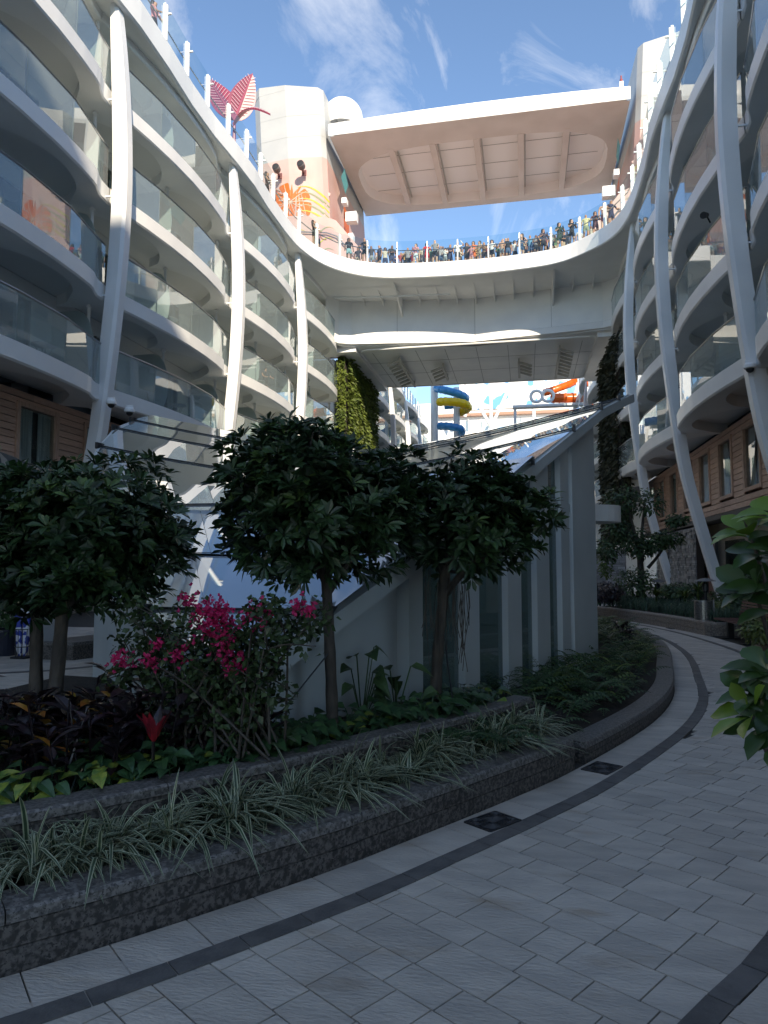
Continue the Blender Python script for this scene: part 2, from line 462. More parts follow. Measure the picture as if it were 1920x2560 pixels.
# ------------------------------------------------------------------ planters
def sub_curve(c, y0, y1): return [q for q in c if y0 <= q[1] <= y1]
GRANF = M('far_granite', (0.27, 0.225, 0.19), (0.15, 0.125, 0.108), ns=30, rough=0.6, bump=.1, bs=60, world=True, detail=6, ramp=(.42, .58))
GRANFT = M('far_granite_coping', (0.34, 0.29, 0.255), (0.22, 0.19, 0.168), ns=34, rough=0.5, world=True, detail=6, ramp=(.42, .58))
def planter(name, curve, h, wth, label, side=-1, cop=0.05, step=0.95, cat='planter wall', far=False):
    e = empty(name, (curve[0][0], curve[0][1], 0), 0, label, cat)
    inv = V((-curve[0][0], -curve[0][1], 0))
    def bev(a, b, z0, z1, r): return [(a, z0), (b, z0), (b, z1 - r), (b - r * (1 if b > a else -1), z1), (a + r * (1 if b > a else -1), z1), (a, z1 - r)]
    body = MB(); s_ = side
    hm = h * .42
    body.sweep(bev(0.0, s_ * wth, -0.01, hm - .006, .004), curve); body.build('base_course', GRANF if far else GRAN, e, loc=inv)
    body = MB(); body.sweep(bev(-s_ * .004, s_ * (wth - .004), hm, h - cop - .004, .006), curve); body.build('upper_course', GRANF if far else GRAN, e, loc=inv)
    rc = resample(curve, 0.12); n = max(2, int(step / 0.12)); i = 0
    while i < len(rc) - 1:
        seg = rc[i:i + n + 1]
        if len(seg) < 2: break
        if len(rc) - (i + n) < 3: seg = rc[i:]
        s0, s1 = V(seg[0]), V(seg[-1]); seg = [tuple(s0 + (V(seg[1]) - s0).normalized() * .003)] + seg[1:-1] + [tuple(s1 + (V(seg[-2]) - s1).normalized() * .003)]
        q = MB(); q.sweep(bev(-s_ * .012, s_ * (wth + .01), h - cop, h, .012), seg); q.build('coping', GRANFT if far else GRANT, e, loc=inv)
        i += len(seg) - 1
    return e
planter('planter_wall', sub_curve(ISL, -1.2, 5.93), .25, .20, 'tall front granite planter wall curving along the paved path')
planter('planter_wall', sub_curve(ISL, 5.94, 21), .17, .20, 'low granite kerb of the fern bed rounding the bend')
REAR = offset(sub_curve(ISL, -1.2, 6.3), -0.55)
planter('planter_wall', REAR, .45, .16, 'raised rear granite tier behind the striped grass')
tail = [REAR[-1], (REAR[-1][0] - .25, REAR[-1][1] + .2), (REAR[-1][0] - .8, REAR[-1][1] + .25)]
RW = offset(sub_curve(RBAND, -0.3, 13.4), 0.42)
planter('planter_wall', RW, .26, .20, 'granite planter wall under the big-leaved shrubs on the path\'s outer side', side=1)
FARW = catmull([(4.24, 13.2), (4.36, 14.3), (4.32, 15.25)], 8)
planter('planter_wall', FARW, .30, .22, 'short granite planter end beside the slatted bench', side=1, far=True)
FARW2 = catmull([(3.98, 17.5), (3.72, 18.7), (3.2, 20.5), (2.5, 22.4), (1.6, 24.2)], 8)
planter('planter_wall', FARW2, .32, .22, 'far granite planter wall in front of the feathery grass', side=1, far=True)
BK = [(4.32, 15.3), (4.95, 15.4), (4.9, 16.4), (4.65, 17.5), (4.0, 17.55)]
planter('planter_wall', BK, .30, .10, 'granite wall recessed behind the slatted bench', side=1, far=True)

beds = MB()
c0 = sub_curve(ISL, -1.2, 6.2)
A = offset(c0, -.19); B = offset(c0, -.56)
beds.strip([(x, y, .19) for x, y in A], [(x, y, .20) for x, y in B])
A = offset(c0, -.70)
beds.strip([(x, y, .39) for x, y in A], [(-5.4, max(y, .3) if y > 0 else y, .33) for x, y in A])
beds.strip([(x, y, .39) for x, y in A][-14:], [(-5.4, 5.3 + i * .18, .30) for i in range(14)])
c1 = sub_curve(ISL, 5.9, 20.5)
A = offset(c1, -.19); Bq = offset(c1, -1.0)
beds.strip([(x, y, .13) for x, y in A], [(x, y, .20) for x, y in Bq])
beds.strip([(x, y, .20) for x, y in Bq], [(x - 2.6, y + .2, .12) for x, y in Bq])
cw = offset(RW, .19)
beds.strip([(x, y, .22) for x, y in cw], [(x + 3.0, y - .6, .25) for x, y in cw])
fw = FARW + [(4.9, 15.35), (4.95, 16.4), (4.7, 17.5)] + FARW2
fo = offset(fw, .15)
beds.strip([(x, y, .27) for x, y in fo], [(7.9, y + .3, .35) for x, y in fo])
tag(beds.build('planting_bed', SOIL), kind='structure')

# ------------------------------------------------------------------ cabin blocks with balconies
XC, RIM, BAY, DH, Z0 = -3.4, 9.15, 9.1, 3.13, 7.0
BT = [0, .08, .2, .35, .5, .65, .78, .88, .935, 1]
BO = [0.02, .13, .29, .43, .50, .49, .41, .30, .06, 0]
def bulge(t): return interp(BT, BO, t)
TS = [i / 36 for i in range(37)]
def slab_mesh():
    q = MB()
    out = [(bulge(t), t * BAY) for t in TS]
    inn = []
    for t, (x, y) in zip(TS, out):
        s_ = (2 * t) % 1.0
        inn.append(max(-1.72, x - (.42 + 1.3 * (1 - abs(math.sin(math.pi * s_)) ** .55))))
    q.strip([(x, y, .035) for x, y in out], [(x - .015, y, -.42) for x, y in out], 0)
    q.strip([(x - .015, y, -.42) for x, y in out], [(x - .06, y, -.47) for x, y in out], 0)
    q.strip([(x - .06, y, -.47) for x, y in out], [(i_, y, -.47) for i_, (x, y) in zip(inn, out)], 1)
    q.strip([(i_, y, -.47) for i_, (x, y) in zip(inn, out)], [(i_, y, -.12) for i_, (x, y) in zip(inn, out)], 1)
    q.strip([(i_, y, -.12) for i_, (x, y) in zip(inn, out)], [(-1.82, y, -.12) for x, y in out], 2)
    q.strip([(x, y, .035) for x, y in out], [(-1.82, y, .035) for x, y in out], 1)
    return q
q = slab_mesh()
slab0 = q.build('balcony', [WHITE, SOFF, CEIL])
PT = [0.012, .27, .52, .735, .925, .99]
kids = []
pv = [(bulge(t) - .03, t * BAY) for t in PT]
for a, b in zip(pv, pv[1:]):
    k = MB(); d = V((b[0] - a[0], b[1] - a[1])); d.normalize()
    k.beam((a[0] + d.x * .008, a[1] + d.y * .008, .66), (b[0] - d.x * .008, b[1] - d.y * .008, .66), .014, 1.24)
    kids.append(k.build('glass_pane', GLASS))
k = MB(); k.tube([(x, y, 1.30) for x, y in pv], .032, 6); kids.append(k.build('handrail', RAIL))
k = MB()
for x, y in pv[1:-1]: k.beam((x - .03, y, .04), (x - .03, y, 1.28), .03, .02)
kids.append(tag(k.build('rail_clips', RAIL), kind='stuff'))
k = MB()
for c in range(2):
    y0 = c * BAY / 2
    k.box(-1.9, -1.8, y0, y0 + 1.0, .03, 2.99); k.box(-1.9, -1.8, y0 + 3.55, y0 + BAY / 2, .03, 2.99); k.box(-1.9, -1.8, y0 + 1.0, y0 + 3.55, 2.45, 2.99)
kids.append(k.build('cabin_wall', PALE))
k = MB()
for c in range(2):
    y0 = c * BAY / 2 + 1.0
    k.box(-2.9, -2.85, y0 - .6, y0 + 3.1, .03, 2.6); k.box(-2.85, -1.9, y0 - .05, y0, .03, 2.5); k.box(-2.85, -1.9, y0 + 2.55, y0 + 2.6, .03, 2.5)
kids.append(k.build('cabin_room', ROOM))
for c in range(2):
    y0 = c * BAY / 2 + 1.0
    k = MB(); k.box(-1.86, -1.845, y0, y0 + 2.55, .06, 2.43); kids.append(k.build('sliding_door', DOORG))
    k = MB()
    for yy in (y0, y0 + 1.25, y0 + 2.51): k.box(-1.88, -1.82, yy, yy + .045, .05, 2.45, 0)
    kids.append(tag(k.build('door_frame', RAIL), kind='stuff'))
    k = MB()
    for seg0, seg1 in ((y0 + .05, y0 + .75), (y0 + 2.0, y0 + 2.5)):
        n = 16; ptsA = [(-1.98 + .035 * math.sin(i * 1.9), lerp(seg0, seg1, i / n)) for i in range(n + 1)]
        k.strip([(x, y, .06) for x, y in ptsA], [(x, y, 2.42) for x, y in ptsA])
    kids.append(tag(k.build('curtain', CURT, smooth=True), kind='stuff'))
for yd in (BAY / 2, BAY - .06):
    k = MB(); prof = [(-1.8, .05), (-.95, .05)]
    for i in range(9):
        a = -math.pi / 2 + math.pi * i / 8; prof.append((-.95 + .62 * math.cos(a), 1.25 + 1.2 * math.sin(a)))
    prof += [(-1.8, 2.45)]
    T = Matrix(((1, 0, 0, 0), (0, 0, -1, yd), (0, 1, 0, 0), (0, 0, 0, 1)))
    k.prism(prof, -.012, .012, 0, T); kids.append(k.build('divider', FROST))
    k = MB(); k.tube([(-.62, yd + .12, .03), (-.62, yd + .12, 2.95)], .055, 8); k.tube([(-.62, yd + .12, 2.55), (-.62, yd + .12, 2.62)], .09, 8)
    kids.append(k.build('post', PALE, smooth=False))
for o in kids: o.parent = slab0
def column_mesh(z0, mirror=1):
    zs = [-.1, .8, 2.4, 4.8, 6.7, 9.4, 11.5, 13.5, 15.8, 18.0, 19.4]
    hs = [10.45, 10.2, 9.78, 9.2, 8.92, 8.64, 8.50, 8.46, 8.56, 8.78, 8.98]
    dz = [.36, .36, .37, .39, .42, .44, .46, .46, .44, .34, .20]
    q = MB(); P = catmull(list(zip(zs, hs, dz)), 4); P = [p_ for p_ in P if p_[0] >= z0 - .5]
    rings = []
    for z, h, t in P:
        x = -(h) + RIM                               # local x: 0 at the rim, + to the court
        r_ = .05
        rings.append([(x - t, -.23, z), (x - .09, -.23, z), (x, -.15, z), (x, .15, z), (x - .09, .23, z), (x - t, .23, z)])
    b = len(q.v); k = 6
    for r_ in rings: q.v.extend(r_)
    for i in range(len(rings) - 1):
        for j in range(k):
            j2 = (j + 1) % k; q.f.append([b + i * k + j, b + i * k + j2, b + (i + 1) * k + j2, b + (i + 1) * k + j]); q.m.append(0)
    q.f.append([b + (len(rings) - 1) * k + j for j in range(k)]); q.m.append(0)
    for lv in range(0, 4):
        z = Z0 + DH * lv - .32
        if z > z0:
            x = RIM - interp(zs, hs, z)
            q.beam((-.2, -.18, z), (x - .25, -.18, z), .045, .05)
    return q
col0 = column_mesh(0).build('column', COLW)
zs_ = [Z0 + DH * i for i in range(4)]
plank0 = MB(); plank0.box(-.5, .5, -.5, .5, -.5, .5); plank0 = plank0.build('plank', WOOD)
def cabin_block(side, label):
    sx = 1 if side == 'L' else -1
    X0 = XC - RIM if side == 'L' else XC + RIM
    e = empty('cabin_block', (X0, 0, 0), 0, label, 'building')
    e.scale = (sx, 1, 1)
    bays = [10.1, 19.2, 28.3, 37.4]
    for y in bays + [1.0]:
        for lv in range(5):
            o = slab0.copy(); COL.objects.link(o); o.parent = e; o.location = (0 if lv < 4 else -.45, y, Z0 + DH * lv - (.1 if lv == 4 else 0))
            if lv < 4 and y > 5:
                for ch in slab0.children:
                    c = ch.copy(); COL.objects.link(c); c.parent = o
    for y in (10.1, 19.2, 28.3, 37.4): inst(col0, 'column', e, (0, y, 0))
    # wood clad storey: windows every 3.1 m, planks between
    k = MB()
    wz0, wz1, yA, yB = 3.55, 6.55, 1.0, 46.3
    k.box(-2.2, -1.72, yA, yB, wz0, wz1); k.build('storey_core', WDARK, e)
    wins = []
    y = (18.2 if side == 'L' else 24.6) - 3.1 * 8
    while y < 45: wins.append(y); y += 3.1
    wins = [y for y in wins if 8 < y < 45.2]
    ph, zlo, zhi, hw = .2, 4.15, 6.12, .78
    n = int((wz1 - wz0) / ph)
    def plank(ya, yb_, zc):
        if yb_ - ya < .1: return
        inst(plank0, 'plank', e, (-1.47, (ya + yb_) / 2, zc), None, (.05, yb_ - ya - .006, ph - .024))
    for i in range(n):
        zc = wz0 + ph * (i + .5)
        if zlo - .12 < zc < zhi + .12:
            ed = 8.0
            for wy in wins: plank(ed, wy - hw - .14, zc); ed = wy + hw + .14
            plank(ed, yB, zc)
        else:
            for ya in range(8, 46, 5): plank(ya, min(ya + 5, yB), zc)
    for wy in wins:
        f = MB()
        for a, b, c, d in ((wy - hw - .14, wy - hw, zlo - .12, zhi + .12), (wy + hw, wy + hw + .14, zlo - .12, zhi + .12)):
            f.box(-1.75, -1.40, a, b, c, d)
        f.box(-1.75, -1.40, wy - hw, wy + hw, zhi, zhi + .12); f.box(-1.75, -1.39, wy - hw, wy + hw, zlo - .12, zlo)
        fr = f.build('window', WOODF, e)
        f = MB(); f.box(-1.50, -1.488, wy - hw, wy + hw, zlo, zhi); f.build('pane', DOORG, fr)
        f = MB(); nn = 26; pp = [(-1.62 + .03 * math.sin(i * 1.7), lerp(wy - hw, wy + hw, i / nn)) for i in range(nn + 1)]
        pp1 = pp[:13]; pp2 = pp[-11:]
        for P_ in (pp1, pp2): f.strip([(a, b, zlo) for a, b in P_], [(a, b, zhi) for a, b in P_])
        f.build('curtain', CURT, fr, smooth=True)
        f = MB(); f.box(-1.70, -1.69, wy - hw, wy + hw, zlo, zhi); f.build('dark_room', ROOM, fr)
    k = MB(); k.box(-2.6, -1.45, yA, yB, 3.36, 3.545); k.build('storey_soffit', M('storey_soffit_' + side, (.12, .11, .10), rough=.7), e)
    k = MB(); k.box(-3.0, -2.25, yA, yB, 0, 3.36); k.build('shop_wall', CONC, e)
    k = MB()
    for y in range(8, 46, 4): k.box(-2.25, -2.23, y + .5, y + 3.2, .35, 2.6)
    k.build('shop_window', DOORG, e)
    # the solid body of the block behind the cabins
    k = MB(); k.box(-14, -2.95, -1, 46.3, 0, 18.9); k.build('core', PALE, e)
    return e
CBL = cabin_block('L', 'tall curved white cabin block with balconies and cedar windows behind the trees')
CBR = cabin_block('R', 'tall curved white cabin block with balconies rising over the bench and stone wall')
# aft cabin blocks beyond the bridge
def aft_block(side, label):
    sx = 1 if side == 'L' else -1
    X0 = XC - RIM if side == 'L' else XC + RIM
    e = empty('cabin_block', (X0 - sx * .1, 0, 0), 0, label, 'building'); e.scale = (sx, 1, 1)
    ys = [56.6 + BAY * i for i in range(4)]
    for y in ys:
        for lv in range(5):
            o = slab0.copy(); COL.objects.link(o); o.parent = e; o.location = (0, y, Z0 + DH * lv)
            if lv < 4:
                for ch in slab0.children:
                    c = ch.copy(); COL.objects.link(c); c.parent = o
        inst(col0, 'column', e, (0, y + BAY, 0))
        for j in range(5):
            po = MB(); po.box(.25, .35, y + j * 1.82 + .04, y + j * 1.82 + .2, 19.5, 20.95); po.build('rail_post', WHITE, e)
        gl = MB(); gl.box(.28, .29, y, y + BAY, 19.6, 20.9); gl.build('wind_screen', GLASSC, e)
    k = MB(); k.box(-14, -2.95, 56.6, 93, 0, 18.9); k.build('core', PALE, e)
    return e
aft_block('L', 'distant white cabin block seen under the bridge beside the water slides')
aft_block('R', 'distant white cabin block seen under the bridge beside the orange slide')
for o in [slab0] + list(slab0.children) + [col0, plank0]: bpy.data.objects.remove(o)

# ------------------------------------------------------------------ upper deck, rails and bridge
TERR = M('terracotta_deck', (0.66, 0.53, 0.45), (0.60, 0.47, 0.39), ns=2, rough=0.7, world=True)
EDGE = [(-12.25, -8.0)] + [(-12.25 + .1 * math.sin(y * .69), y) for y in range(4, 34, 2)]
EDGE += catmull([(-12.25, 34.5), (-12.1, 36.6), (-11.4, 38.9), (-10.0, 40.6), (-8.2, 41.5), (-5.5, 41.9), (-3.1, 42.0), (-.7, 41.9), (2.0, 41.4), (3.8, 40.0), (4.9, 38.4), (5.35, 36.4), (5.45, 34.5)], 5)
EDGE += [(5.45 - .1 * math.sin(y * .69), y) for y in range(32, 3, -2)] + [(5.45, -8.0)]
UD = empty('upper_deck', (XC, 40, 19.5), 0, 'white rounded deck edge sweeping above the balconies and across the bridge', 'deck')
iv = V((-XC, -40, -19.5))
k = MB(); k.sweep([(-.02, 19.14), (0.05, 19.19), (.05, 20.04), (0.0, 20.09), (-.12, 20.09), (-.12, 19.14)], EDGE, caps=False); k.build('edge_fascia', WHITE, UD, loc=iv)
k = MB()
ins = offset(EDGE, -.1)
def outer(x, y):
    if y > 38.0: return (x, 58.0)
    return (-26.0 if x < XC else 19.0, y)
k.strip([(x, y, 20.05) for x, y in ins], [(*outer(x, y), 20.05) for x, y in ins], 0)
k.strip([(x, y, 19.23) for x, y in ins], [(*((x, 58.0) if y > 38 else (x - 1.9 if x < XC else x + 1.9, y)), 19.23) for x, y in ins], 1)
k.build('deck_plate', [TERR, SOFF], UD, loc=iv)
RE = resample(offset(EDGE, -.06), 1.86)
post0 = None
for i, (x, y) in enumerate(RE):
    if y < 12: continue
    a = RE[max(i - 1, 0)]; b = RE[min(i + 1, len(RE) - 1)]; ang = math.atan2(b[1] - a[1], b[0] - a[0])
    if post0 is None:
        q = MB(); q.box(-.035, .035, -.12, .05, 0, 1.32); q.box(-.03, .03, -.05, .05, 1.32, 1.4); q.box(-.03, .03, -.26, -.1, .95, 1.0)
        post0 = q.build('rail_post', WHITE, UD); o = post0
    else: o = inst(post0, 'rail_post', UD)
    o.location = V((x, y, 20.05)) + iv; o.rotation_euler = (0, 0, ang)
    if i + 1 < len(RE) and RE[i + 1][1] >= 12:
        q = MB(); d = V(RE[i + 1]) - V((x, y)); d.normalize()
        q.beam((x + d.x * .03, y + d.y * .03, 20.79), (RE[i + 1][0] - d.x * .03, RE[i + 1][1] - d.y * .03, 20.79), .012, 1.44); q.build('wind_screen', GLASSC, UD, loc=iv)
q = MB(); q.tube([(x, y, 21.02) for x, y in offset(RE, -.24)][6:-6], .028, 6); q.build('handrail', RAIL, UD, loc=iv)

BR = empty('bridge', (XC, 45, 16), 0, 'white crossing bridge with lit lower edge under the crowded deck', 'bridge')
iv = V((-XC, -45, -16))
WL = [(-12.6, 43.6), (-12.0, 44.7), (-11.2, 45.1), (-3.1, 46.2), (4.9, 45.0), (5.6, 44.5), (6.2, 43.6)]
k = MB(); k.strip([(x, y, 19.25) for x, y in WL], [(x, y, 16.75) for x, y in WL])
k.strip([(x, y, 16.75) for x, y in WL], [(x, y - .02, 16.74) for x, y in WL], 1)
k.strip([(x, y - .02, 16.74) for x, y in WL], [(x, y - .12, 16.30) for x, y in WL])
k.strip([(x, y - .12, 16.30) for x, y in WL], [(x, y + .35, 16.22) for x, y in WL])
k.build('front_wall', [WHITE, SEAM], BR, loc=iv)
k = MB()
for x in (-8.2, -3.1, 1.8):
    yy = interp([p_[0] for p_ in WL], [p_[1] for p_ in WL], x); k.box(x - .008, x + .008, yy - .006, yy + .05, 16.3, 19.24)
k.build('panel_seam', SEAM, BR, loc=iv)
SO = [(-11.9, 45.0), (-3.1, 46.9), (5.5, 44.9), (5.5, 56.5), (-11.9, 56.5)]
k = MB(); k.prism(SO, 16.22, 16.6); k.build('underside', WHITE, BR, loc=iv)
for a, b, c, d in ((-11.8, 5.4, 49.5, 49.53), (-11.8, 5.4, 52.6, 52.63)):
    k = MB(); k.box(a, b, c, d, 16.212, 16.25); k.build('panel_seam', SEAM, BR, loc=iv)
for x in (-10.2, -7.2, -5.2, -3.1, -1.0, .8, 3.8):
    k = MB(); k.box(x - .012, x + .012, 47.0, 56.4, 16.211, 16.25); k.build('panel_seam', SEAM, BR, loc=iv)
def rr(x0, x1, y0, y1, r, vy=0):
    P = []
    for cx, cy_, a0 in ((x1 - r, y1 - r, 0), (x0 + r, y1 - r, 90), (x0 + r, y0 + r, 180), (x1 - r, y0 + r, 270)):
        for i in range(5):
            a = R(a0 + i * 22.5); P.append((cx + r * math.cos(a), cy_ + r * math.sin(a)))
    return P
k = MB(); P = rr(-10.9, 4.7, 45.6, 56.0, .9)
P = [(x, y + (1.2 * (1 - abs(x + 3.1) / 8) if y < 47 else 0), 16.08) for x, y in P]
k.tube(P, .06, 6, closed=True); k.build('pipe_rail', WHITE, BR, loc=iv)
for x0, x1 in ((-12.5, -11.0), (4.6, 6.0)):
    k = MB(); k.box(x0, x1, 45.4, 56.5, 15.9, 16.9); k.build('side_beam', WHITE, BR, loc=iv)
for x in [-10.3 + 1.22 * i for i in range(13)]:
    yy = interp([p_[0] for p_ in WL], [p_[1] for p_ in WL], x)
    deep = abs(x + 7.9) < .3 or abs(x - 1.9) < .4
    k = MB(); T = Matrix(((0, 0, 1, x), (1, 0, 0, 0), (0, 1, 0, 0), (0, 0, 0, 1)))
    k.prism([(42.3 if deep else 43.4, 19.22), (yy, 19.22), (yy, 18.1 if deep else 18.85)], -.05 if deep else -.02, .05 if deep else .02, 0, T); k.build('bracket', WHITE, BR, loc=iv)
k = MB(); k.box(-12.4, 6.0, 46.9, 58, 16.7, 18.9); k.build('bridge_core', WHITE, BR, loc=iv)
k = MB(); k.tube([(-12, 43.0, 18.8), (-9, 43.4, 18.75), (-6, 43.8, 18.8), (-4.5, 44, 18.8)], .05, 6); k.build('pipe', WHITE, BR, loc=iv)
# light racks bolted below the bridge
RACK = M('rack_metal', (0.50, 0.49, 0.46), rough=0.5)
for x, y0, y1, lean, lab in ((-8.5, 47.8, 55.2, -1, 'long louvred lamp rack under the bridge, nearest the green wall'), (-5.7, 50.1, 53.6, -1, 'short louvred lamp rack beside the longest green-wall rack'),
                             (-.3, 50.0, 54.0, 1, 'short louvred lamp rack on the orange slide side'), (2.4, 47.4, 55.0, 1, 'long louvred lamp rack under the bridge, above the orange slide')):
    e = empty('lamp_rack', (x, (y0 + y1) / 2, 16.2), 0, lab, 'lamp rack')
    iv2 = V((-x, -(y0 + y1) / 2, -16.2))
    k = MB(); k.beam((x, y0, 15.85), (x, y1, 15.85), .16, .16); k.beam((x, y0 + .3, 15.9), (x, y0 + .3, 16.22), .1, .1); k.beam((x, y1 - .3, 15.9), (x, y1 - .3, 16.22), .1, .1)
    k.build('rail', RACK, e, loc=iv2)
    n = int((y1 - y0) / .85)
    for i in range(n):
        y = y0 + .4 + i * .85
        k = MB(); T = Matrix.Translation((x + lean * .45, y, 15.82)) @ Matrix.Rotation(lean * .35, 4, 'Y') @ Matrix.Rotation(.5, 4, 'X')
        k.box(-.48, .48, -.13, .13, -.06, .06, 0, T); k.build('lamp_head', RACK, e, loc=iv2)
# green walls under the bridge
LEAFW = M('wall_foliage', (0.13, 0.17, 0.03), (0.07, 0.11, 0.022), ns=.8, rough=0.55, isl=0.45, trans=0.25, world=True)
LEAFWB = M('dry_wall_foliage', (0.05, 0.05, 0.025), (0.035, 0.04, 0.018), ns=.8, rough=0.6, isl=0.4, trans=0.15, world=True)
def leaf(q, p, d, n, L, W, droop=.3, mi=0, fold=.25, shape=.85, seg=2):
    """pointed folded leaf; p base, d direction, n face normal"""
    s_ = d.cross(n); s_.normalize(); b = len(q.v); ss = [(i + 1) / (seg + 1) for i in range(seg)]
    q.v.append(tuple(p))
    for t in ss:
        c = p + d * (L * t) - V((0, 0, droop * L * t * t)); w_ = W * .5 * math.sin(math.pi * t ** shape)
        up = n * (fold * w_)
        q.v.append(tuple(c - s_ * w_ + up)); q.v.append(tuple(c)); q.v.append(tuple(c + s_ * w_ + up))
    q.v.append(tuple(p + d * L - V((0, 0, droop * L))))
    a = b + 1
    q.f.append([b, a + 1, a]); q.f.append([b, a + 2, a + 1])
    for i in range(seg - 1):
        q.f.append([a, a + 1, a + 4, a + 3]); q.f.append([a + 1, a + 2, a + 5, a + 4]); a += 3
    e = b + 1 + 3 * seg
    q.f.append([a, a + 1, e]); q.f.append([a + 1, a + 2, e])
    q.m.extend([mi] * (4 + 2 * (seg - 1)))
def rv(s_=1.0): return V((rnd.uniform(-1, 1), rnd.uniform(-1, 1), rnd.uniform(-1, 1))) * s_
def green_wall(x, nx, y0, y1, z0, z1, n, label, mat, mats2):
    e = empty('green_wall', (x, (y0 + y1) / 2, z0), 0, label, 'green wall'); ivv = V((-x, -(y0 + y1) / 2, -z0))
    k = MB(); k.box(min(x, x - nx * .5), max(x, x - nx * .5), y0, y1, z0, z1); k.build('backing', SOIL, e, loc=ivv)
    k = MB()
    for i in range(n):
        fr = rnd.random() < .12
        if fr: p_ = V((x - nx * rnd.uniform(0, .5), y0 - .05, rnd.uniform(z0, z1))); nn = V((0, -1, .2))
        else: p_ = V((x + nx * rnd.uniform(.02, .22), rnd.uniform(y0, y1), rnd.uniform(z0, z1))); nn = V((nx, 0, .25))
        d = (V((0, 0, -.6)) + nn * .7 + rv(.7)).normalized(); nrm = (nn + rv(.6)).normalized()
        leaf(k, p_, d, nrm, rnd.uniform(.22, .42), rnd.uniform(.12, .2), .3, 0, seg=1)
    tag(k.build('foliage', mat, e, loc=ivv), kind='stuff')
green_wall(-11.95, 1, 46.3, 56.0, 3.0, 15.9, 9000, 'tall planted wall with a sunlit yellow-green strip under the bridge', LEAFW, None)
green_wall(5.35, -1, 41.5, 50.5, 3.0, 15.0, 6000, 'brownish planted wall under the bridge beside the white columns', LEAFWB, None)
# ------------------------------------------------------------------ unseen blocks added behind the viewer: one shades the court, one bounces light
k = MB(); k.box(-1, 36, -44, -32.0, 0, 40.2)  # added sun blocker, sized and placed for where its shadow falls
tag(k.build('unseen_light_block', WHITE), kind='structure')
k = MB(); k.box(-26, -12.7, -31, -1.2, 0, 19.0); tag(k.build('unseen_light_block', WHITE), kind='structure')   # added, unseen: prolongs the cabin side to bounce sun into the foreground

# ------------------------------------------------------------------ high canopy between the towers
CSOF = M('bounce_tinted_soffit', (0.68, 0.61, 0.56), (0.62, 0.55, 0.50), ns=.5, rough=.5, world=True)  # white underside; warm bounce light from the deck is put into this colour
CN = empty('canopy', (-3.1, 53, 32.3), 0, 'broad white roof canopy with rounded coffer spanning the two towers', 'canopy')
iv = V((3.1, -53, -32.3))
def sup(cx, cy_, hx, hy, n=44, e=3.2):
    P = []
    for i in range(n):
        a = 2 * math.pi * i / n; c, s_ = math.cos(a), math.sin(a)
        P.append((cx + hx * math.copysign(abs(c) ** (2 / e), c), cy_ + hy * math.copysign(abs(s_) ** (2 / e), s_)))
    return P
inner = sup(-3.1, 53.8, 9.5, 4.35)
outer_ = []
for x, y in inner:
    dx, dy = x + 3.1, y - 53.8
    t = min(10.3 / abs(dx) if abs(dx) > 1e-6 else 1e9, (6.4 / abs(dy)) if abs(dy) > 1e-6 else 1e9)
    outer_.append((-3.1 + dx * t, 53.0 + (dy * t) * 0.94))
k = MB(); k.strip([(x, y, 32.3) for x, y in outer_], [(x, y, 32.3) for x, y in inner], closed=True); k.build('soffit', CSOF, CN, loc=iv)
k = MB(); k.strip([(x, y, 32.3) for x, y in inner], [(-3.1 + (x + 3.1) * .985, 53.8 + (y - 53.8) * .97, 33.05) for x, y in inner], closed=True)
k.add([(-3.1 + (x + 3.1) * .985, 53.8 + (y - 53.8) * .97, 33.05) for x, y in inner], [list(range(len(inner)))]); k.build('coffer', M('coffer_panel', (0.86, 0.83, 0.80), rough=.5), CN, loc=iv)
LSTR = M('lamp_string', (.55, .55, .52), rough=.3)
for x in (-9.4, -6.3, -3.1, .05, 3.25):
    k = MB(); k.box(x - .22, x + .22, 49.45, 58.15, 32.28, 32.62); k.build('coffer_rib', CSOF, CN, loc=iv)
    k = MB()
    for i in range(40): k.box(x + .26, x + .36, 49.9 + i * .2, 50.0 + i * .2, 32.84, 32.98)
    tag(k.build('lamp_string', LSTR, CN, loc=iv), kind='stuff')
for y in (51.6, 54.0, 56.4):
    k = MB(); k.box(-12.0, 5.8, y, y + .03, 33.035, 33.06); k.build('coffer_seam', SEAM, CN, loc=iv)
k = MB(); pr = [(47.0, 32.3), (46.9, 32.55), (46.95, 33.15), (47.3, 33.3), (58.6, 33.3), (59.0, 32.9), (59.0, 32.3)]
xs = [-13.45, -10, -6.5, -3.1, .3, 3.8, 7.2]
for i in range(len(xs) - 1):
    def up(x): return .22 * (1 - ((x + 3.1) / 10.4) ** 2)
    A = [(xs[i], y, z + (up(xs[i]) if z > 32.8 else 0)) for y, z in pr]; B = [(xs[i + 1], y, z + (up(xs[i + 1]) if z > 32.8 else 0)) for y, z in pr]
    k.strip(A, B)
k.build('roof_shell', WHITE, CN, loc=iv)

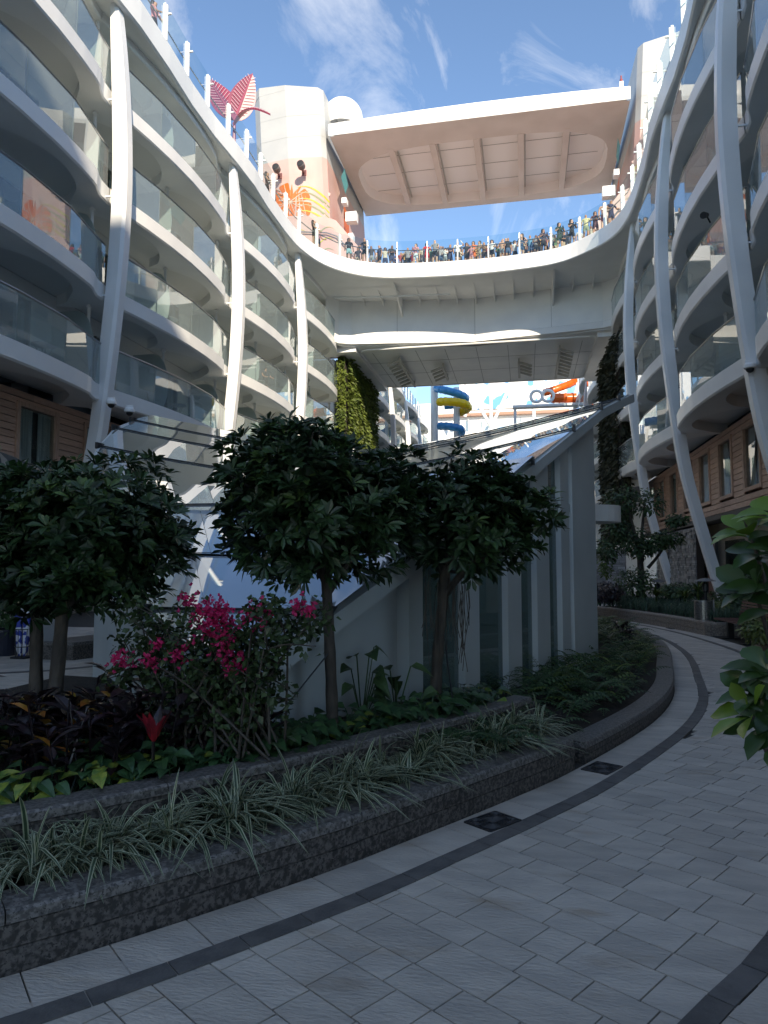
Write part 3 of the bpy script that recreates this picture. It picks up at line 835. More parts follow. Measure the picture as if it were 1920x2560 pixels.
# ------------------------------------------------------------------ towers with the tropical mural
TOWW = M('tower_grey_white', (0.43, 0.44, 0.44), (0.39, 0.40, 0.405), ns=.5, rough=.45, world=True)
PINK = M('pink_mural_paint', (0.54, 0.32, 0.29), (0.53, 0.37, 0.335), ns=.6, rough=0.5, world=True, stretch=(1, 1, .4))
PINK2 = M('pale_pink_ray', (0.52, 0.36, 0.33), rough=0.5)
ORNG = M('mural_orange', (0.60, 0.12, 0.015), rough=0.5)
LINE = M('mural_cream', (0.58, 0.45, 0.36), rough=0.5)
YGRN = M('mural_yellow_green', (0.48, 0.43, 0.06), rough=0.5)
GGRN = M('mural_grey_green', (0.24, 0.28, 0.15), rough=0.5)
GRN = M('mural_green', (0.10, 0.42, 0.07), rough=0.5)
TEAL = M('mural_teal', (0.07, 0.30, 0.33), rough=0.5)
BLACK = M('black_mesh', (0.018, 0.018, 0.02), rough=0.6)
FSEAM = M('faint_seam', (.42, .43, .43))
def tower(side, label):
    sx = 1 if side == 'L' else -1
    X = lambda x: -3.1 + sx * (x + 3.1)               # written for the green-wall side, mirrored for the other
    e = empty('tower', (X(-16.2), 52, 19.5), 0, label, 'tower'); ivv = V((-X(-16.2), -52, -19.5))
    def ring(z, xl, xr, y0, y1): return [(xl, y0 + 1.0, z), (xl + .6, y0 + .35, z), ((xl + xr) / 2, y0, z), (xr - .3, y0 + .25, z), (xr, y0 + .6, z), (xr + .3, y1, z), (xl, y1, z)]
    def section(z0, z1, nm, mat):
        zs = [z0, (z0 + z1) / 2, z1]; k = MB(); rings = []
        for z in zs:
            t = (z - 19.5) / 17.0; rings.append(ring(z, -18.6 - .9 * t, -13.1 - .95 * t, 47.2 - .2 * t, 58.5))
        for a, b in zip(rings, rings[1:]): k.strip([(X(x), y, z) for x, y, z in a], [(X(x), y, z) for x, y, z in b], closed=True)
        if z1 > 36:
            top = [(X(x), y, z) for x, y, z in rings[-1]]
            k.add(top, [list(range(len(top)))])
        return k.build(nm, mat, e, loc=ivv)
    section(19.5, 31.0, 'mural_wall', PINK)
    s_ = section(31.0, 36.2, 'white_shell', TOWW)
    k = MB(); zt = 36.2
    rg = ring(zt, -19.5, -14.05, 47.0, 58.5)
    hi = [(x, y, zt + max(0.0, (-14.05 - x) / 5.4) * .75) for x, y, z in rg]
    k.strip([(X(x), y, z) for x, y, z in rg], [(X(x), y, z) for x, y, z in hi], closed=True); k.add([(X(x), y, z) for x, y, z in hi], [list(range(len(hi)))])
    k.build('crest', TOWW, e, loc=ivv)
    for z in (32.6, 34.2):
        t = (z - 19.5) / 17; k = MB(); P = ring(z, -18.6 - .9 * t, -13.1 - .95 * t, 47.2 - .2 * t, 58.5)[:5]
        P = [(X(x), y - .012, z) for x, y, z in P]; k.strip(P, [(x, y, z + .022) for x, y, z in P]); k.build('panel_seam', FSEAM, e, loc=ivv)
    # mural shapes: flat paint on the front face
    def face_y(x, z):
        t = (z - 19.5) / 17; P = ring(z, -18.6 - .9 * t, -13.1 - .95 * t, 47.2 - .2 * t, 58.5)[:5]
        return interp([q_[0] for q_ in P], [q_[1] for q_ in P], x)
    def paint(nm, pts2, mat, off=.02):
        k = MB(); c = (sum(p_[0] for p_ in pts2) / len(pts2), sum(p_[1] for p_ in pts2) / len(pts2))
        vs = [(X(c[0]), face_y(*c) - off, c[1])] + [(X(x), face_y(x, z) - off, z) for x, z in pts2]
        k.add(vs, [(0, i + 1, (i + 1) % len(pts2) + 1) for i in range(len(pts2))]); return k.build(nm, mat, e, loc=ivv)
    def stroke(nm, pts2, w0, w1, mat, off=.03):
        k = MB(); n = len(pts2); A = []; B = []
        for i, (x, z) in enumerate(pts2):
            a = pts2[max(i - 1, 0)]; b = pts2[min(i + 1, n - 1)]; dx, dz = b[0] - a[0], b[1] - a[1]; l = math.hypot(dx, dz) or 1
            w_ = lerp(w0, w1, i / (n - 1)) / 2; nx, nz = -dz / l * w_, dx / l * w_
            A.append((X(x + nx), face_y(x, z) - off, z + nz)); B.append((X(x - nx), face_y(x, z) - off, z - nz))
        k.strip(A, B); return k.build(nm, mat, e, loc=ivv)
    for i in range(12):
        a = R(200 + i * 13); stroke('pale_ray', [(-15.8, 29.6), (-15.8 + 3.0 * math.cos(a) * .8, 29.6 + 4.5 * math.sin(a))], .02, .22, PINK2, .012)
    # split-leaf: heart outline with notches
    def monstera(cx, cz, rr_, rot):
        pts = []
        for i in range(96):
            a = 2 * math.pi * i / 96; r_ = rr_ * (1.02 - .2 * math.cos(a))
            if i % 12 in (5, 6): r_ *= .60
            if i % 12 in (4, 7): r_ *= .95
            if i < 4 or i > 92: r_ *= .42 + .1 * min(i, 96 - i)
            pts.append((cx + r_ * math.cos(a + rot), cz + 1.08 * r_ * math.sin(a + rot)))
        paint('orange_leaf', pts, ORNG)
        for j in range(9):
            a = rot + R(40 + j * 35); stroke('leaf_vein', [(cx, cz), (cx + rr_ * .5 * math.cos(a + .1), cz + rr_ * .5 * math.sin(a + .1)), (cx + rr_ * .97 * math.cos(a), cz + rr_ * math.sin(a))], .06, .02, LINE)
        for j in range(8):
            a = rot + R(58 + j * 35); stroke('leaf_hole', [(cx + rr_ * .35 * math.cos(a), cz + rr_ * .35 * math.sin(a)), (cx + rr_ * .6 * math.cos(a), cz + rr_ * .6 * math.sin(a))], .05, .11, PINK2)
    monstera(-16.3, 27.75, 1.6, R(70))
    for j in range(9):
        z = 28.6 - j * .42
        pts = [(-13.55 - t * 2.2, z - .9 + .25 * j * .05 + 1.15 * math.sin(t * 1.9) * (1 - .04 * j)) for t in [i / 7 for i in range(8)]]
        stroke('palm_blade', pts, .16, .03, (YGRN, GGRN)[j % 2])
    # side mural towards the court
    k = MB(); k.add([(X(-12.78), 49.0, 25.3), (X(-12.83), 49.0, 28.2), (X(-12.83), 50.6, 28.0), (X(-12.78), 50.6, 25.3)], [(0, 1, 2, 3)]); k.build('orange_side_leaf', ORNG, e, loc=ivv)
    k = MB(); k.add([(X(-12.85), 48.3, 29.9), (X(-12.85), 49.4, 31.2), (X(-12.85), 50.4, 30.4), (X(-12.85), 49.6, 29.3)], [(0, 1, 2, 3)]); k.build('teal_side_leaf', TEAL, e, loc=ivv)
    # stair bulwark sloping down to the deck
    k = MB(); T = Matrix(((sx, 0, 0, -3.1 + sx * 3.1), (0, 0, 1, 0), (0, 1, 0, 0), (0, 0, 0, 1)))
    k.prism([(-18.5, 19.5), (-18.5, 25.9), (-13.0, 25.2), (-12.3, 24.9), (-9.9, 21.9), (-9.9, 19.5)], 44.9, 46.6, 0, T); k.build('stair_bulwark', PINK, e, loc=ivv)
    k = MB(); k.tube([(X(-17.5), 44.75, 24.6), (X(-12.9), 44.75, 24.0), (X(-12.2), 44.75, 23.7), (X(-10.2), 44.75, 21.4)], .04, 6); k.build('stair_rail', RAIL, e, loc=ivv)
    for j in range(10):
        cx, cz = -15.6 + (j // 5) * 2.0, 23.9 - (j % 5) * .75
        pts = [(cx + 1.3 * t, cz + .55 * math.sin(t * 2.6)) for t in [i / 6 for i in range(7)]]
        q = MB(); A = [(X(x), 44.88, z) for x, z in pts]; B = [(X(x), 44.88, z + .12 * (1 - i / 6)) for i, (x, z) in enumerate(pts)]; q.strip(A, B); q.build('bulwark_blade', (YGRN, GGRN)[j % 2], e, loc=ivv)
    for x, z, w_, h_ in ((-12.7, 27.7, .35, .4), (-12.4, 26.3, .8, .7), (-12.2, 24.9, .35, .5)):
        q = MB(); q.box(min(X(x), X(x + w_)), max(X(x), X(x + w_)), 47.9, 48.5, z, z + h_); q.build('equipment_box', WHITE, e, loc=ivv)
    return e
tower('L', 'white and pink tower with an orange split-leaf mural and two speakers')
tower('R', 'white and pink tower with orange leaf mural, partly hidden by the balconies')
def speaker(x, y, z, label, side=1):
    e = empty('loudspeaker', (x, y, z), 0, label, 'loudspeaker', 'speakers on the towers')
    k = MB(); T = Matrix.Rotation(math.pi / 2, 4, 'X') @ Matrix.Rotation(-.25, 4, 'X')
    prof = [(0, .0), (.22, .0), (.27, .1), (.27, .42), (.2, .5), (0, .5)]; k.lathe(prof, n=18); k.v = [tuple(T @ V(p_)) for p_ in k.v]; k.build('housing', M('speaker_shell', (.10, .09, .09), rough=.5), e, smooth=False)
    k = MB(); k.lathe([(0, .505), (.235, .505), (.235, .515), (0, .53)], n=18); k.v = [tuple(T @ V(p_)) for p_ in k.v]; k.build('grille', BLACK, e)
    k = MB(); k.beam((0, 0, -.1), (0, .5, -.1), .1, .12); k.box(-.16, .16, .42, .5, -.3, .1); k.build('bracket', M('bracket_brown', (.16, .06, .06)), e)
speaker(-17.05, 46.45, 29.75, 'round black speaker above the orange leaf mural')
speaker(-15.2, 46.4, 29.75, 'round black speaker above the striped palm mural')
speaker(8.3, 46.5, 29.8, 'round black speaker on the tower beyond the column tops')

k = MB(); k.lathe([(1.55 * math.cos(R(a)), 1.55 * math.sin(R(a))) for a in range(-30, 91, 10)], n=28)
tag(k.build('radar_dome', WHITE, smooth=True, loc=(-13.25, 50.2, 35.55)), 'smooth white radar dome behind the tower shoulder', 'radar dome')
e = empty('deck_lamp', (6.7, 47.4, 33.3), 0, 'tiny navigation lamp standing on the canopy by the tower', 'lamp')
k = MB(); k.box(-.12, .12, -.12, .12, 0, .5); k.build('box', WHITE, e)
k = MB(); k.tube([(0, 0, .5), (0, 0, .7)], .1, 8); k.tube([(0, 0, .7), (0, 0, .95)], .05, 8); k.build('lamp_head', M('lamp_red', (.25, .05, .06)), e)

# pink leaf sculptures on the upper deck
ROSE = M('rose_leaf', (0.27, 0.05, 0.095), (0.21, 0.035, 0.075), ns=3, rough=0.4)
def big_leaf(base, tip, width, nrm, label, bend=.0):
    base, tip, nrm = V(base), V(tip), V(nrm).normalized(); d = tip - base; L = d.length; d.normalize(); s_ = d.cross(nrm).normalized(); nrm = s_.cross(d)
    e = empty('leaf_sculpture', tuple(base), 0, label, 'sculpture', 'giant leaf sculptures on the upper deck')
    k = MB(); n = 16; A = []; Bm = []; C_ = []
    for i in range(n + 1):
        t = i / n; w_ = width * .5 * math.sin(math.pi * t ** .75) ** .8 if 0 < t < 1 else 0
        c = d * (L * t) + nrm * (bend * L * math.sin(math.pi * t))
        A.append(c - s_ * w_ + nrm * .12 * w_); Bm.append(c); C_.append(c + s_ * w_ + nrm * .12 * w_)
    for off in (0, -.05):
        k.strip([p_ + nrm * off for p_ in A], [p_ + nrm * off for p_ in Bm]); k.strip([p_ + nrm * off for p_ in Bm], [p_ + nrm * off for p_ in C_])
    k.strip(A, [p_ - nrm * .05 for p_ in A]); k.strip(C_, [p_ - nrm * .05 for p_ in C_])
    k.build('blade', ROSE, e)
    k = MB(); k.tube([p_ + nrm * .02 for p_ in Bm], [.07 * (1 - .7 * i / n) for i in range(n + 1)], 5); k.build('midrib', M('midrib_rose', (.36, .09, .14), rough=.4), e)
    k = MB()
    for i in range(2, n - 1):
        t = i / n; w_ = width * .5 * math.sin(math.pi * t ** .75) ** .8
        for sg in (-1, 1):
            a = Bm[i] + nrm * .05 + s_ * sg * w_ * .12; b = Bm[min(i + 1, n)] + nrm * (.05 + .12 * w_ * .85) + s_ * sg * w_ * .82; k.beam(a, b, 0.022, .012, up=tuple(nrm))
    k.build('vein_strips', M('vein_white', (.55, .36, .4), rough=.4), e)
big_leaf(on_y(586, 302, 31.0), on_y(631, 184, 31.3), 1.25, (.35, -.8, -.45), 'upright giant rose-pink leaf against the sky')
big_leaf(on_y(584, 312, 30.7), on_y(676, 286, 30.4), .62, (.1, -.55, .8), 'drooping giant rose-pink leaf arching over the rail', .22)
big_leaf(on_y(588, 300, 31.2), on_y(520, 196, 31.5), 1.2, (.45, -.8, -.3), 'purple giant leaf half hidden by the rail glass')
k = MB(); sb = on_y(586, 306, 31.0); k.tube([(sb.x, sb.y, 19.8), (sb.x, sb.y, sb.z)], [.14, .07], 8); e = tag(k.build('sculpture_stem', ROSE), 'rose stem carrying the giant leaves above the rail', 'sculpture')
k = MB(); k.box(-20, -14.5, 36.0, 46.0, 19.53, 23.4); tag(k.build('deckhouse', WHITE), 'low white deckhouse behind the rail beside the tower', 'deckhouse')

# ------------------------------------------------------------------ far end: aft building and water slides
AF = empty('aft_building', (-3, 96, 0), 0, 'distant white terraced building with slanted canopy under the bridge', 'building')
iv = V((3, -96, 0))
k = MB(); k.box(-16, 10, 98, 110, 0, 17.3); k.build('lower_wall', WHITE, AF, loc=iv)
for i in range(9):
    k = MB(); k.box(-13.2 + i * 2.55, -10.9 + i * 2.55, 97.9, 97.98, 13.0, 16.9); k.build('window', DOORG, AF, loc=iv)
k = MB(); T = Matrix(((0, 0, 1, 0), (1, 0, 0, 0), (0, 1, 0, 0), (0, 0, 0, 1)))
k.prism([(93.0, 18.0), (93.2, 19.2), (99, 19.4), (99, 17.0)], -10.0, 6.5, 0, T); k.build('slanted_canopy', WHITE, AF, loc=iv)
k = MB(); k.box(-16, 10, 100, 110, 19.4, 24.8); k.build('upper_wall', WHITE, AF, loc=iv)
k = MB(); k.box(-12, 8, 99.2, 100, 22.6, 23.0); k.build('ledge', M('brown_ledge', (.35, .2, .14)), AF, loc=iv)
k = MB(); k.box(-9, 6.5, 99.8, 99.95, 23.6, 29); k.build('mural_screen', M('blue_white_mural', (.75, .78, .8), (.10, .34, .62), ns=.55, rough=.5, world=True, ramp=(.56, .6), detail=1), AF, loc=iv)
for i in range(9):
    k = MB(); k.box(-9 + i * 1.7, -8.9 + i * 1.7, 93.3, 93.45, 19.2, 20.9); k.build('rail_post', WHITE, AF, loc=iv)
k = MB(); k.box(-9, 5.5, 93.36, 93.39, 19.3, 20.7); k.build('wind_screen', GLASSC, AF, loc=iv)
for x0, x1, y, z0, z1 in ((-4.2, -4.2, 92, 14, 26.5), (-4.2, -7.5, 92, 19.5, 25.5), (-4.2, -1.4, 92, 19.5, 25.5), (-7.6, -6.2, 92, 21, 26), (1.2, 1.2, 90, 18, 24)):
    k = MB(); k.tube([(x0, y, z0), (x1, y, z1)], .22, 8); k.build('mast', WHITE, AF, loc=iv)
BLUE = M('blue_slide', (0.02, 0.25, 0.55), rough=0.25); YEL = M('yellow_slide', (0.80, 0.52, 0.01), rough=0.25); ORA = M('orange_slide', (0.80, 0.13, 0.015), rough=0.25)
def slide(nm, pts, r, mat, label, joints=True):
    k = MB(); P = catmull(pts, 7); c = pts[0]; e = empty(nm, c, 0, label, 'water slide'); ivv = -V(c)
    k.tube(P, r, 12); k.build('tube', mat, e, smooth=True, loc=ivv)
    if joints:
        for i in range(2, len(P) - 2, 3):
            d = (V(P[i + 1]) - V(P[i])).normalized(); q = MB(); q.tube([V(P[i]) - d * .07, V(P[i]) + d * .07], r * 1.09, 12); q.build('joint_ring', mat, e, loc=ivv)
slide('water_slide', [(-9.6, 78, 21.4), (-8.6, 77, 20.9), (-7.0, 77.5, 20.5), (-6.4, 79, 20.3), (-7.2, 80.5, 20.1), (-9.0, 80.4, 19.9)], .42, BLUE, 'blue tube slide coiled at the top of the slide tower')
slide('water_slide', [(-9.2, 77, 19.6), (-8.0, 76.2, 19.4), (-6.5, 76.6, 19.2), (-6.1, 78, 19.0), (-7.2, 79.3, 18.8)], .46, YEL, 'yellow tube slide below the blue coil')
slide('water_slide', [(-9.2, 77, 16.9), (-8.0, 76.4, 16.7), (-6.9, 77, 16.5), (-6.8, 78.2, 16.3)], .42, BLUE, 'lowest blue tube slide end above the far balconies')
slide('water_slide', [(2.9, 78, 19.7), (4.2, 77.8, 19.6), (5.6, 78, 19.6)], .52, ORA, 'fat orange tube slide section lying level')
slide('water_slide', [(2.2, 80, 20.8), (4.0, 80.4, 21.4), (5.6, 80.2, 22.0), (6.6, 79.6, 22.9), (6.3, 79.2, 23.8), (4.8, 79.4, 24.2), (2.0, 79.6, 24.4), (-1, 79.8, 24.5)], .4, ORA, 'slim orange tube slide curling up beside the far columns')
for x, lab in ((-9.9, 'tall white pole carrying the blue and yellow slides'), (-7.4, 'white pole in front of the coiled slides')):
    k = MB(); k.tube([(0, 0, 0), (0, 0, 26 if x < -9 else 21.5)], .42 if x < -9 else .36, 12); tag(k.build('slide_pole', WHITE, loc=(x, 78.6, 0)), lab, 'pole')
for x, lab in ((1.35, 'white slide ring next to the tall lamp pole'), (2.55, 'white slide ring touching the orange tube')):
    k = MB(); k.tube([(.62 * math.cos(a * .3927), 0, .62 * math.sin(a * .3927)) for a in range(16)], .17, 8, closed=True); tag(k.build('slide_ring', WHITE, smooth=True, loc=(x, 77.5, 19.85)), lab, 'slide ring')
k = MB(); k.box(-1.2, 6.3, 77.3, 78.4, 18.7, 18.95); k.box(5.9, 6.2, 77.6, 77.9, 0, 18.7); k.box(-1.1, -.8, 77.6, 77.9, 0, 18.7)
tag(k.build('slide_deck', WHITE), 'white platform holding the orange slide and rings', 'platform')

# ------------------------------------------------------------------ glass pavilion in the planted island
ROWS = [(13.14, 4.67, -7.47, 1.89), (12.39, 4.41, -7.42, 1.57), (11.5, 4.08, -7.23, 1.19), (10.34, 3.54, -6.77, .69), (8.96, 2.89, -6.06, .10), (7.65, 2.28, -5.0, -.46), (6.4, 1.72, -3.95, -1.0), (5.3, 1.25, -3.0, -1.47)]
PANE = glass('roof_glass', (0.45, 0.52, 0.54), 3.0, wave=0.02, ws=0.8, base=0.6, bcol=(0.30, 0.35, 0.37), mirror=.72)
PANE2 = glass('pale_roof_glass', (0.45, 0.52, 0.54), 2.0, base=0.9, bcol=(0.56, 0.64, 0.72), mirror=.42)
PWALL = M('pavilion_paint', (0.50, 0.55, 0.56), (0.44, 0.49, 0.50), ns=1, rough=0.4, world=True)
PGLASS = glass('pavilion_glass', (0.42, 0.56, 0.55), 1.7, base=.4, bcol=(.20, .30, .29))
PV = empty('glass_pavilion', (-2.9, 9, 0), 0, 'glass pavilion with stepped sloping roof panes rising behind the trees', 'pavilion')
iv = V((2.9, -9, 0))
def sag(x, row):
    y, z, xl, xr = row; c = (xl + xr) / 2; h = (xr - xl) / 2
    return z - interp((1.25, 1.72, 2.28, 2.89, 3.54, 4.67), (.0, .04, .10, .34, .62, .87), z) * (1 - abs((x - c) / h) ** 1.35)
STEP = .012
for a, b in zip(ROWS, ROWS[1:]):
    for s_ in range(3):
        n = 5; A = []; B = []
        for i in range(n + 1):
            t = (s_ + i / n) / 3
            if s_ < 2 and i == n: t -= .0012
            xa = lerp(a[2], a[3], t); xb = lerp(b[2], b[3], t)
            ya = a[0] if a[1] > 3 else lerp(b[0], a[0], .64)           # the low rows are steeper, with a ledge above each pane
            A.append((xa, ya, sag(xa, a))); B.append((xb, b[0] - .02, sag(xb, b) + STEP))
        k = MB(); k.strip(B, A); k.build('roof_pane', PANE if a[1] > 2.4 else PANE2, PV, smooth=True, loc=iv)
    if a[1] < 3:
        k = MB(); yl = lerp(b[0], a[0], .64); k.strip([(a[2], yl, sag(a[2], a) - .002), (a[3], yl, sag(a[3], a) - .002)] if a[1] < 2.5 else [(lerp(a[2], a[3], i / 8), yl, sag(lerp(a[2], a[3], i / 8), a) - .002) for i in range(9)], [(a[2], a[0], sag(a[2], a) - .002), (a[3], a[0], sag(a[3], a) - .002)] if a[1] < 2.5 else [(lerp(a[2], a[3], i / 8), a[0], sag(lerp(a[2], a[3], i / 8), a) - .002) for i in range(9)]); k.build('ledge', PWALL, PV, loc=iv)
    k = MB(); n = 12
    P = [(lerp(b[2], b[3], i / n), b[0] - .02, sag(lerp(b[2], b[3], i / n), b) + STEP - .004) for i in range(n + 1)]
    k.tube(P, .011, 5); k.build('pane_edge', DARKM, PV, loc=iv)
    for xx, sg in ((b[3], 1), (b[2], -1)):
        k = MB(); k.box(xx - .02, xx + .02, b[0] - .14, b[0] + .1, sag(xx, b) - .06, sag(xx, b) + STEP + .03); k.build('edge_clip', DARKM, PV, loc=iv)
def edge_z(y): ys = [r_[0] for r_ in ROWS][::-1]; return interp(ys, [r_[1] for r_ in ROWS][::-1], y)
def edge_x(y, side): ys = [r_[0] for r_ in ROWS][::-1]; return interp(ys, [r_[3 if side > 0 else 2] for r_ in ROWS][::-1], y)
for side in (1, -1):
    k = MB(); P = [(edge_x(r_[0], side), r_[0], r_[1] - .09) for r_ in ROWS] + [(-1.72 if side > 0 else -2.62, 4.72, .92)]
    for a, b in zip(P, P[1:]): k.beam(a, b, .10, .14)
    k.build('roof_edge_beam', PWALL, PV, loc=iv)
def wall_piece(nm, y0, y1, mat, side=1, inset=.16, z0=0, z1=None, th=.10):
    ins = -inset * side
    k = MB(); n = max(1, int((y1 - y0) / .5)); 
    for i in range(n):
        ya, yb_ = lerp(y0, y1, i / n), lerp(y0, y1, (i + 1) / n)
        xa, xb = edge_x(ya, side) + ins, edge_x(yb_, side) + ins
        if ya < 5.3: xa = lerp(-1.9 if side > 0 else -2.5, edge_x(5.3, side) + ins, max(0, (ya - 4.6) / .7))
        za, zb = (edge_z(ya) if ya > 5.3 else lerp(.85, 1.25, max(0, (ya - 4.7) / .6))) - .16, (edge_z(yb_) if yb_ > 5.3 else lerp(.85, 1.25, max(0, (yb_ - 4.7) / .6))) - .16
        if z1 is not None: za = zb = z1
        d = -side * th
        vs = [(xa, ya, z0), (xb, yb_, z0), (xb, yb_, zb), (xa, ya, za), (xa + d, ya, z0), (xb + d, yb_, z0), (xb + d, yb_, zb), (xa + d, ya, za)]
        k.add(vs, [(0, 1, 2, 3), (7, 6, 5, 4), (0, 4, 5, 1), (3, 2, 6, 7), (0, 3, 7, 4), (1, 5, 6, 2)])
    return k.build(nm, mat, PV, loc=iv)
wall_piece('solid_panel', 4.72, 6.40, PWALL)
FIN = [(6.42, 6.64), (7.40, 7.70), (8.37, 8.72), (9.17, 9.56), (9.97, 10.26), (10.40, 11.32)]
for a, b in FIN: wall_piece('fin', a, b, PWALL, inset=.06, th=.12)
for (a, b), (c, d) in zip(FIN, FIN[1:]):
    wall_piece('wall_glass', b, c, PGLASS, inset=.13, th=.02)
    if c > 7.5: wall_piece('transom', b, c, PWALL, inset=.09, z0=2.35, z1=2.47, th=.10)
wall_piece('solid_panel', 4.72, 13.1, PWALL, side=-1)
k = MB(); k.box(-2.5, -1.9, 4.62, 4.72, 0, .84); k.build('front_wall', PWALL, PV, loc=iv)
k = MB(); b = ROWS[-1]
A = [(lerp(b[2], b[3], i / 6), b[0], sag(lerp(b[2], b[3], i / 6), b)) for i in range(7)]; B = [(lerp(-2.6, -1.75, i / 6), 4.66, .86) for i in range(7)]
k.strip(B, A); k.build('roof_pane', PANE2, PV, loc=iv)
k = MB(); k.box(-7.3, 1.15, 13.2, 13.3, 0, 3.6); k.build('rear_wall', PWALL, PV, loc=iv)
k = MB(); k.prism([(-2.4, 4.9), (-2.0, 4.9), (1.3, 12.9), (-7.0, 12.9)], 0.0, 0.02); k.build('pavilion_floor', CONC, PV, loc=iv)
k = MB(); k.prism([(1.0, 13.32)] + [(1.2 + .55 * math.sin(R(q)), 13.87 - .55 * math.cos(R(q))) for q in range(0, 181, 15)] + [(1.0, 14.42)], 2.40, 2.70); k.build('side_canopy', WHITE, PV, loc=iv)
# ------------------------------------------------------------------ foliage materials
LEAFT = M('tree_leaf', (0.032, 0.070, 0.022), (0.020, 0.048, 0.018), ns=2.5, rough=0.42, isl=0.45, trans=0.18, world=True)
LEAFY = M('young_tree_leaf', (0.075, 0.13, 0.03), (0.05, 0.10, 0.025), ns=3, rough=0.42, isl=0.35, trans=0.22, world=True)
BARK = M('bark', (0.085, 0.07, 0.056), (0.045, 0.037, 0.03), ns=14, rough=0.85, bump=0.5, bs=40, world=True, stretch=(1, 1, .4))
CROT = M('croton_dark', (0.022, 0.018, 0.020), (0.030, 0.014, 0.018), ns=5, rough=0.3, isl=0.5, trans=0.05, world=True)
CROR = M('croton_orange', (0.42, 0.13, 0.03), (0.30, 0.22, 0.03), ns=8, rough=0.35, isl=0.3, trans=0.15, world=True)
CRED = M('cordyline_red', (0.40, 0.02, 0.03), (0.22, 0.015, 0.03), ns=6, rough=0.35, isl=0.3, trans=0.2, world=True)
POTH = M('pothos_green', (0.038, 0.095, 0.035), (0.028, 0.07, 0.030), ns=9, rough=0.3, isl=0.35, trans=0.15, world=True)
POTY = M('pothos_yellow', (0.26, 0.30, 0.05), (0.10, 0.19, 0.04), ns=22, rough=0.32, isl=0.3, trans=0.2, world=True)
BLDG = M('blade_green', (0.055, 0.10, 0.05), (0.04, 0.08, 0.042), ns=5, rough=0.4, isl=0.3, trans=0.15, world=True)
BLDW = M('blade_cream', (0.46, 0.48, 0.34), (0.36, 0.40, 0.27), ns=5, rough=0.45, isl=0.2, trans=0.2, world=True)
FERN = M('fern_green', (0.042, 0.10, 0.030), (0.030, 0.072, 0.028), ns=4, rough=0.45, isl=0.45, trans=0.2, world=True)
FERNY = M('fern_young', (0.10, 0.15, 0.022), (0.06, 0.11, 0.02), ns=4, rough=0.45, isl=0.35, trans=0.25, world=True)
BOUL = M('bougainvillea_leaf', (0.045, 0.080, 0.025), (0.03, 0.055, 0.02), ns=5, rough=0.45, isl=0.45, trans=0.2, world=True)
BRAC = M('pink_bract', (0.72, 0.035, 0.17), (0.58, 0.02, 0.14), ns=9, rough=0.55, isl=0.35, trans=0.35, world=True)
BIGL = M('shrub_leaf', (0.040, 0.090, 0.020), (0.028, 0.065, 0.018), ns=3, rough=0.28, isl=0.4, trans=0.2, world=True)
BIGY = M('young_shrub_leaf', (0.16, 0.26, 0.03), (0.11, 0.20, 0.025), ns=4, rough=0.32, isl=0.25, trans=0.3, world=True)
TEALG = M('mondo_grass', (0.075, 0.135, 0.085), (0.055, 0.10, 0.066), ns=2, rough=0.5, isl=0.4, trans=0.15, world=True)
DARKL = M('dark_shrub_leaf', (0.055, 0.105, 0.036), (0.038, 0.075, 0.028), ns=3, rough=0.42, isl=0.45, trans=0.15, world=True)
VARI = M('variegated_leaf', (0.16, 0.20, 0.05), (0.07, 0.11, 0.035), ns=20, rough=0.4, isl=0.35, trans=0.2, world=True)

def perp(a):
    x = a.cross(V((0, 0, 1)))
    if x.length < .05: x = a.cross(V((1, 0, 0)))
    x.normalize(); return x, a.cross(x).normalized()
def whorl(q, p, a, n, L, W, mi=0, spread=.92, droop=.28, seg=2, shape=1.25):
    x, y = perp(a); ph = rnd.random() * 6.28
    for i in range(n):
        t = ph + 2 * math.pi * i / n + rnd.uniform(-.25, .25)
        rad = x * math.cos(t) + y * math.sin(t)
        sp = spread * rnd.uniform(.75, 1.05)
        d = (rad * sp + a * math.sqrt(max(.05, 1 - min(1, sp * sp)))).normalized()
        nn = (a - d * a.dot(d)); nn = nn.normalized() if nn.length > .01 else V((0, 0, 1))
        l = L * rnd.uniform(.75, 1.15)
        leaf(q, p + d * (.12 * L), d, nn, l, W * rnd.uniform(.8, 1.15), droop * rnd.uniform(.5, 1.5), mi, .3, shape, seg)

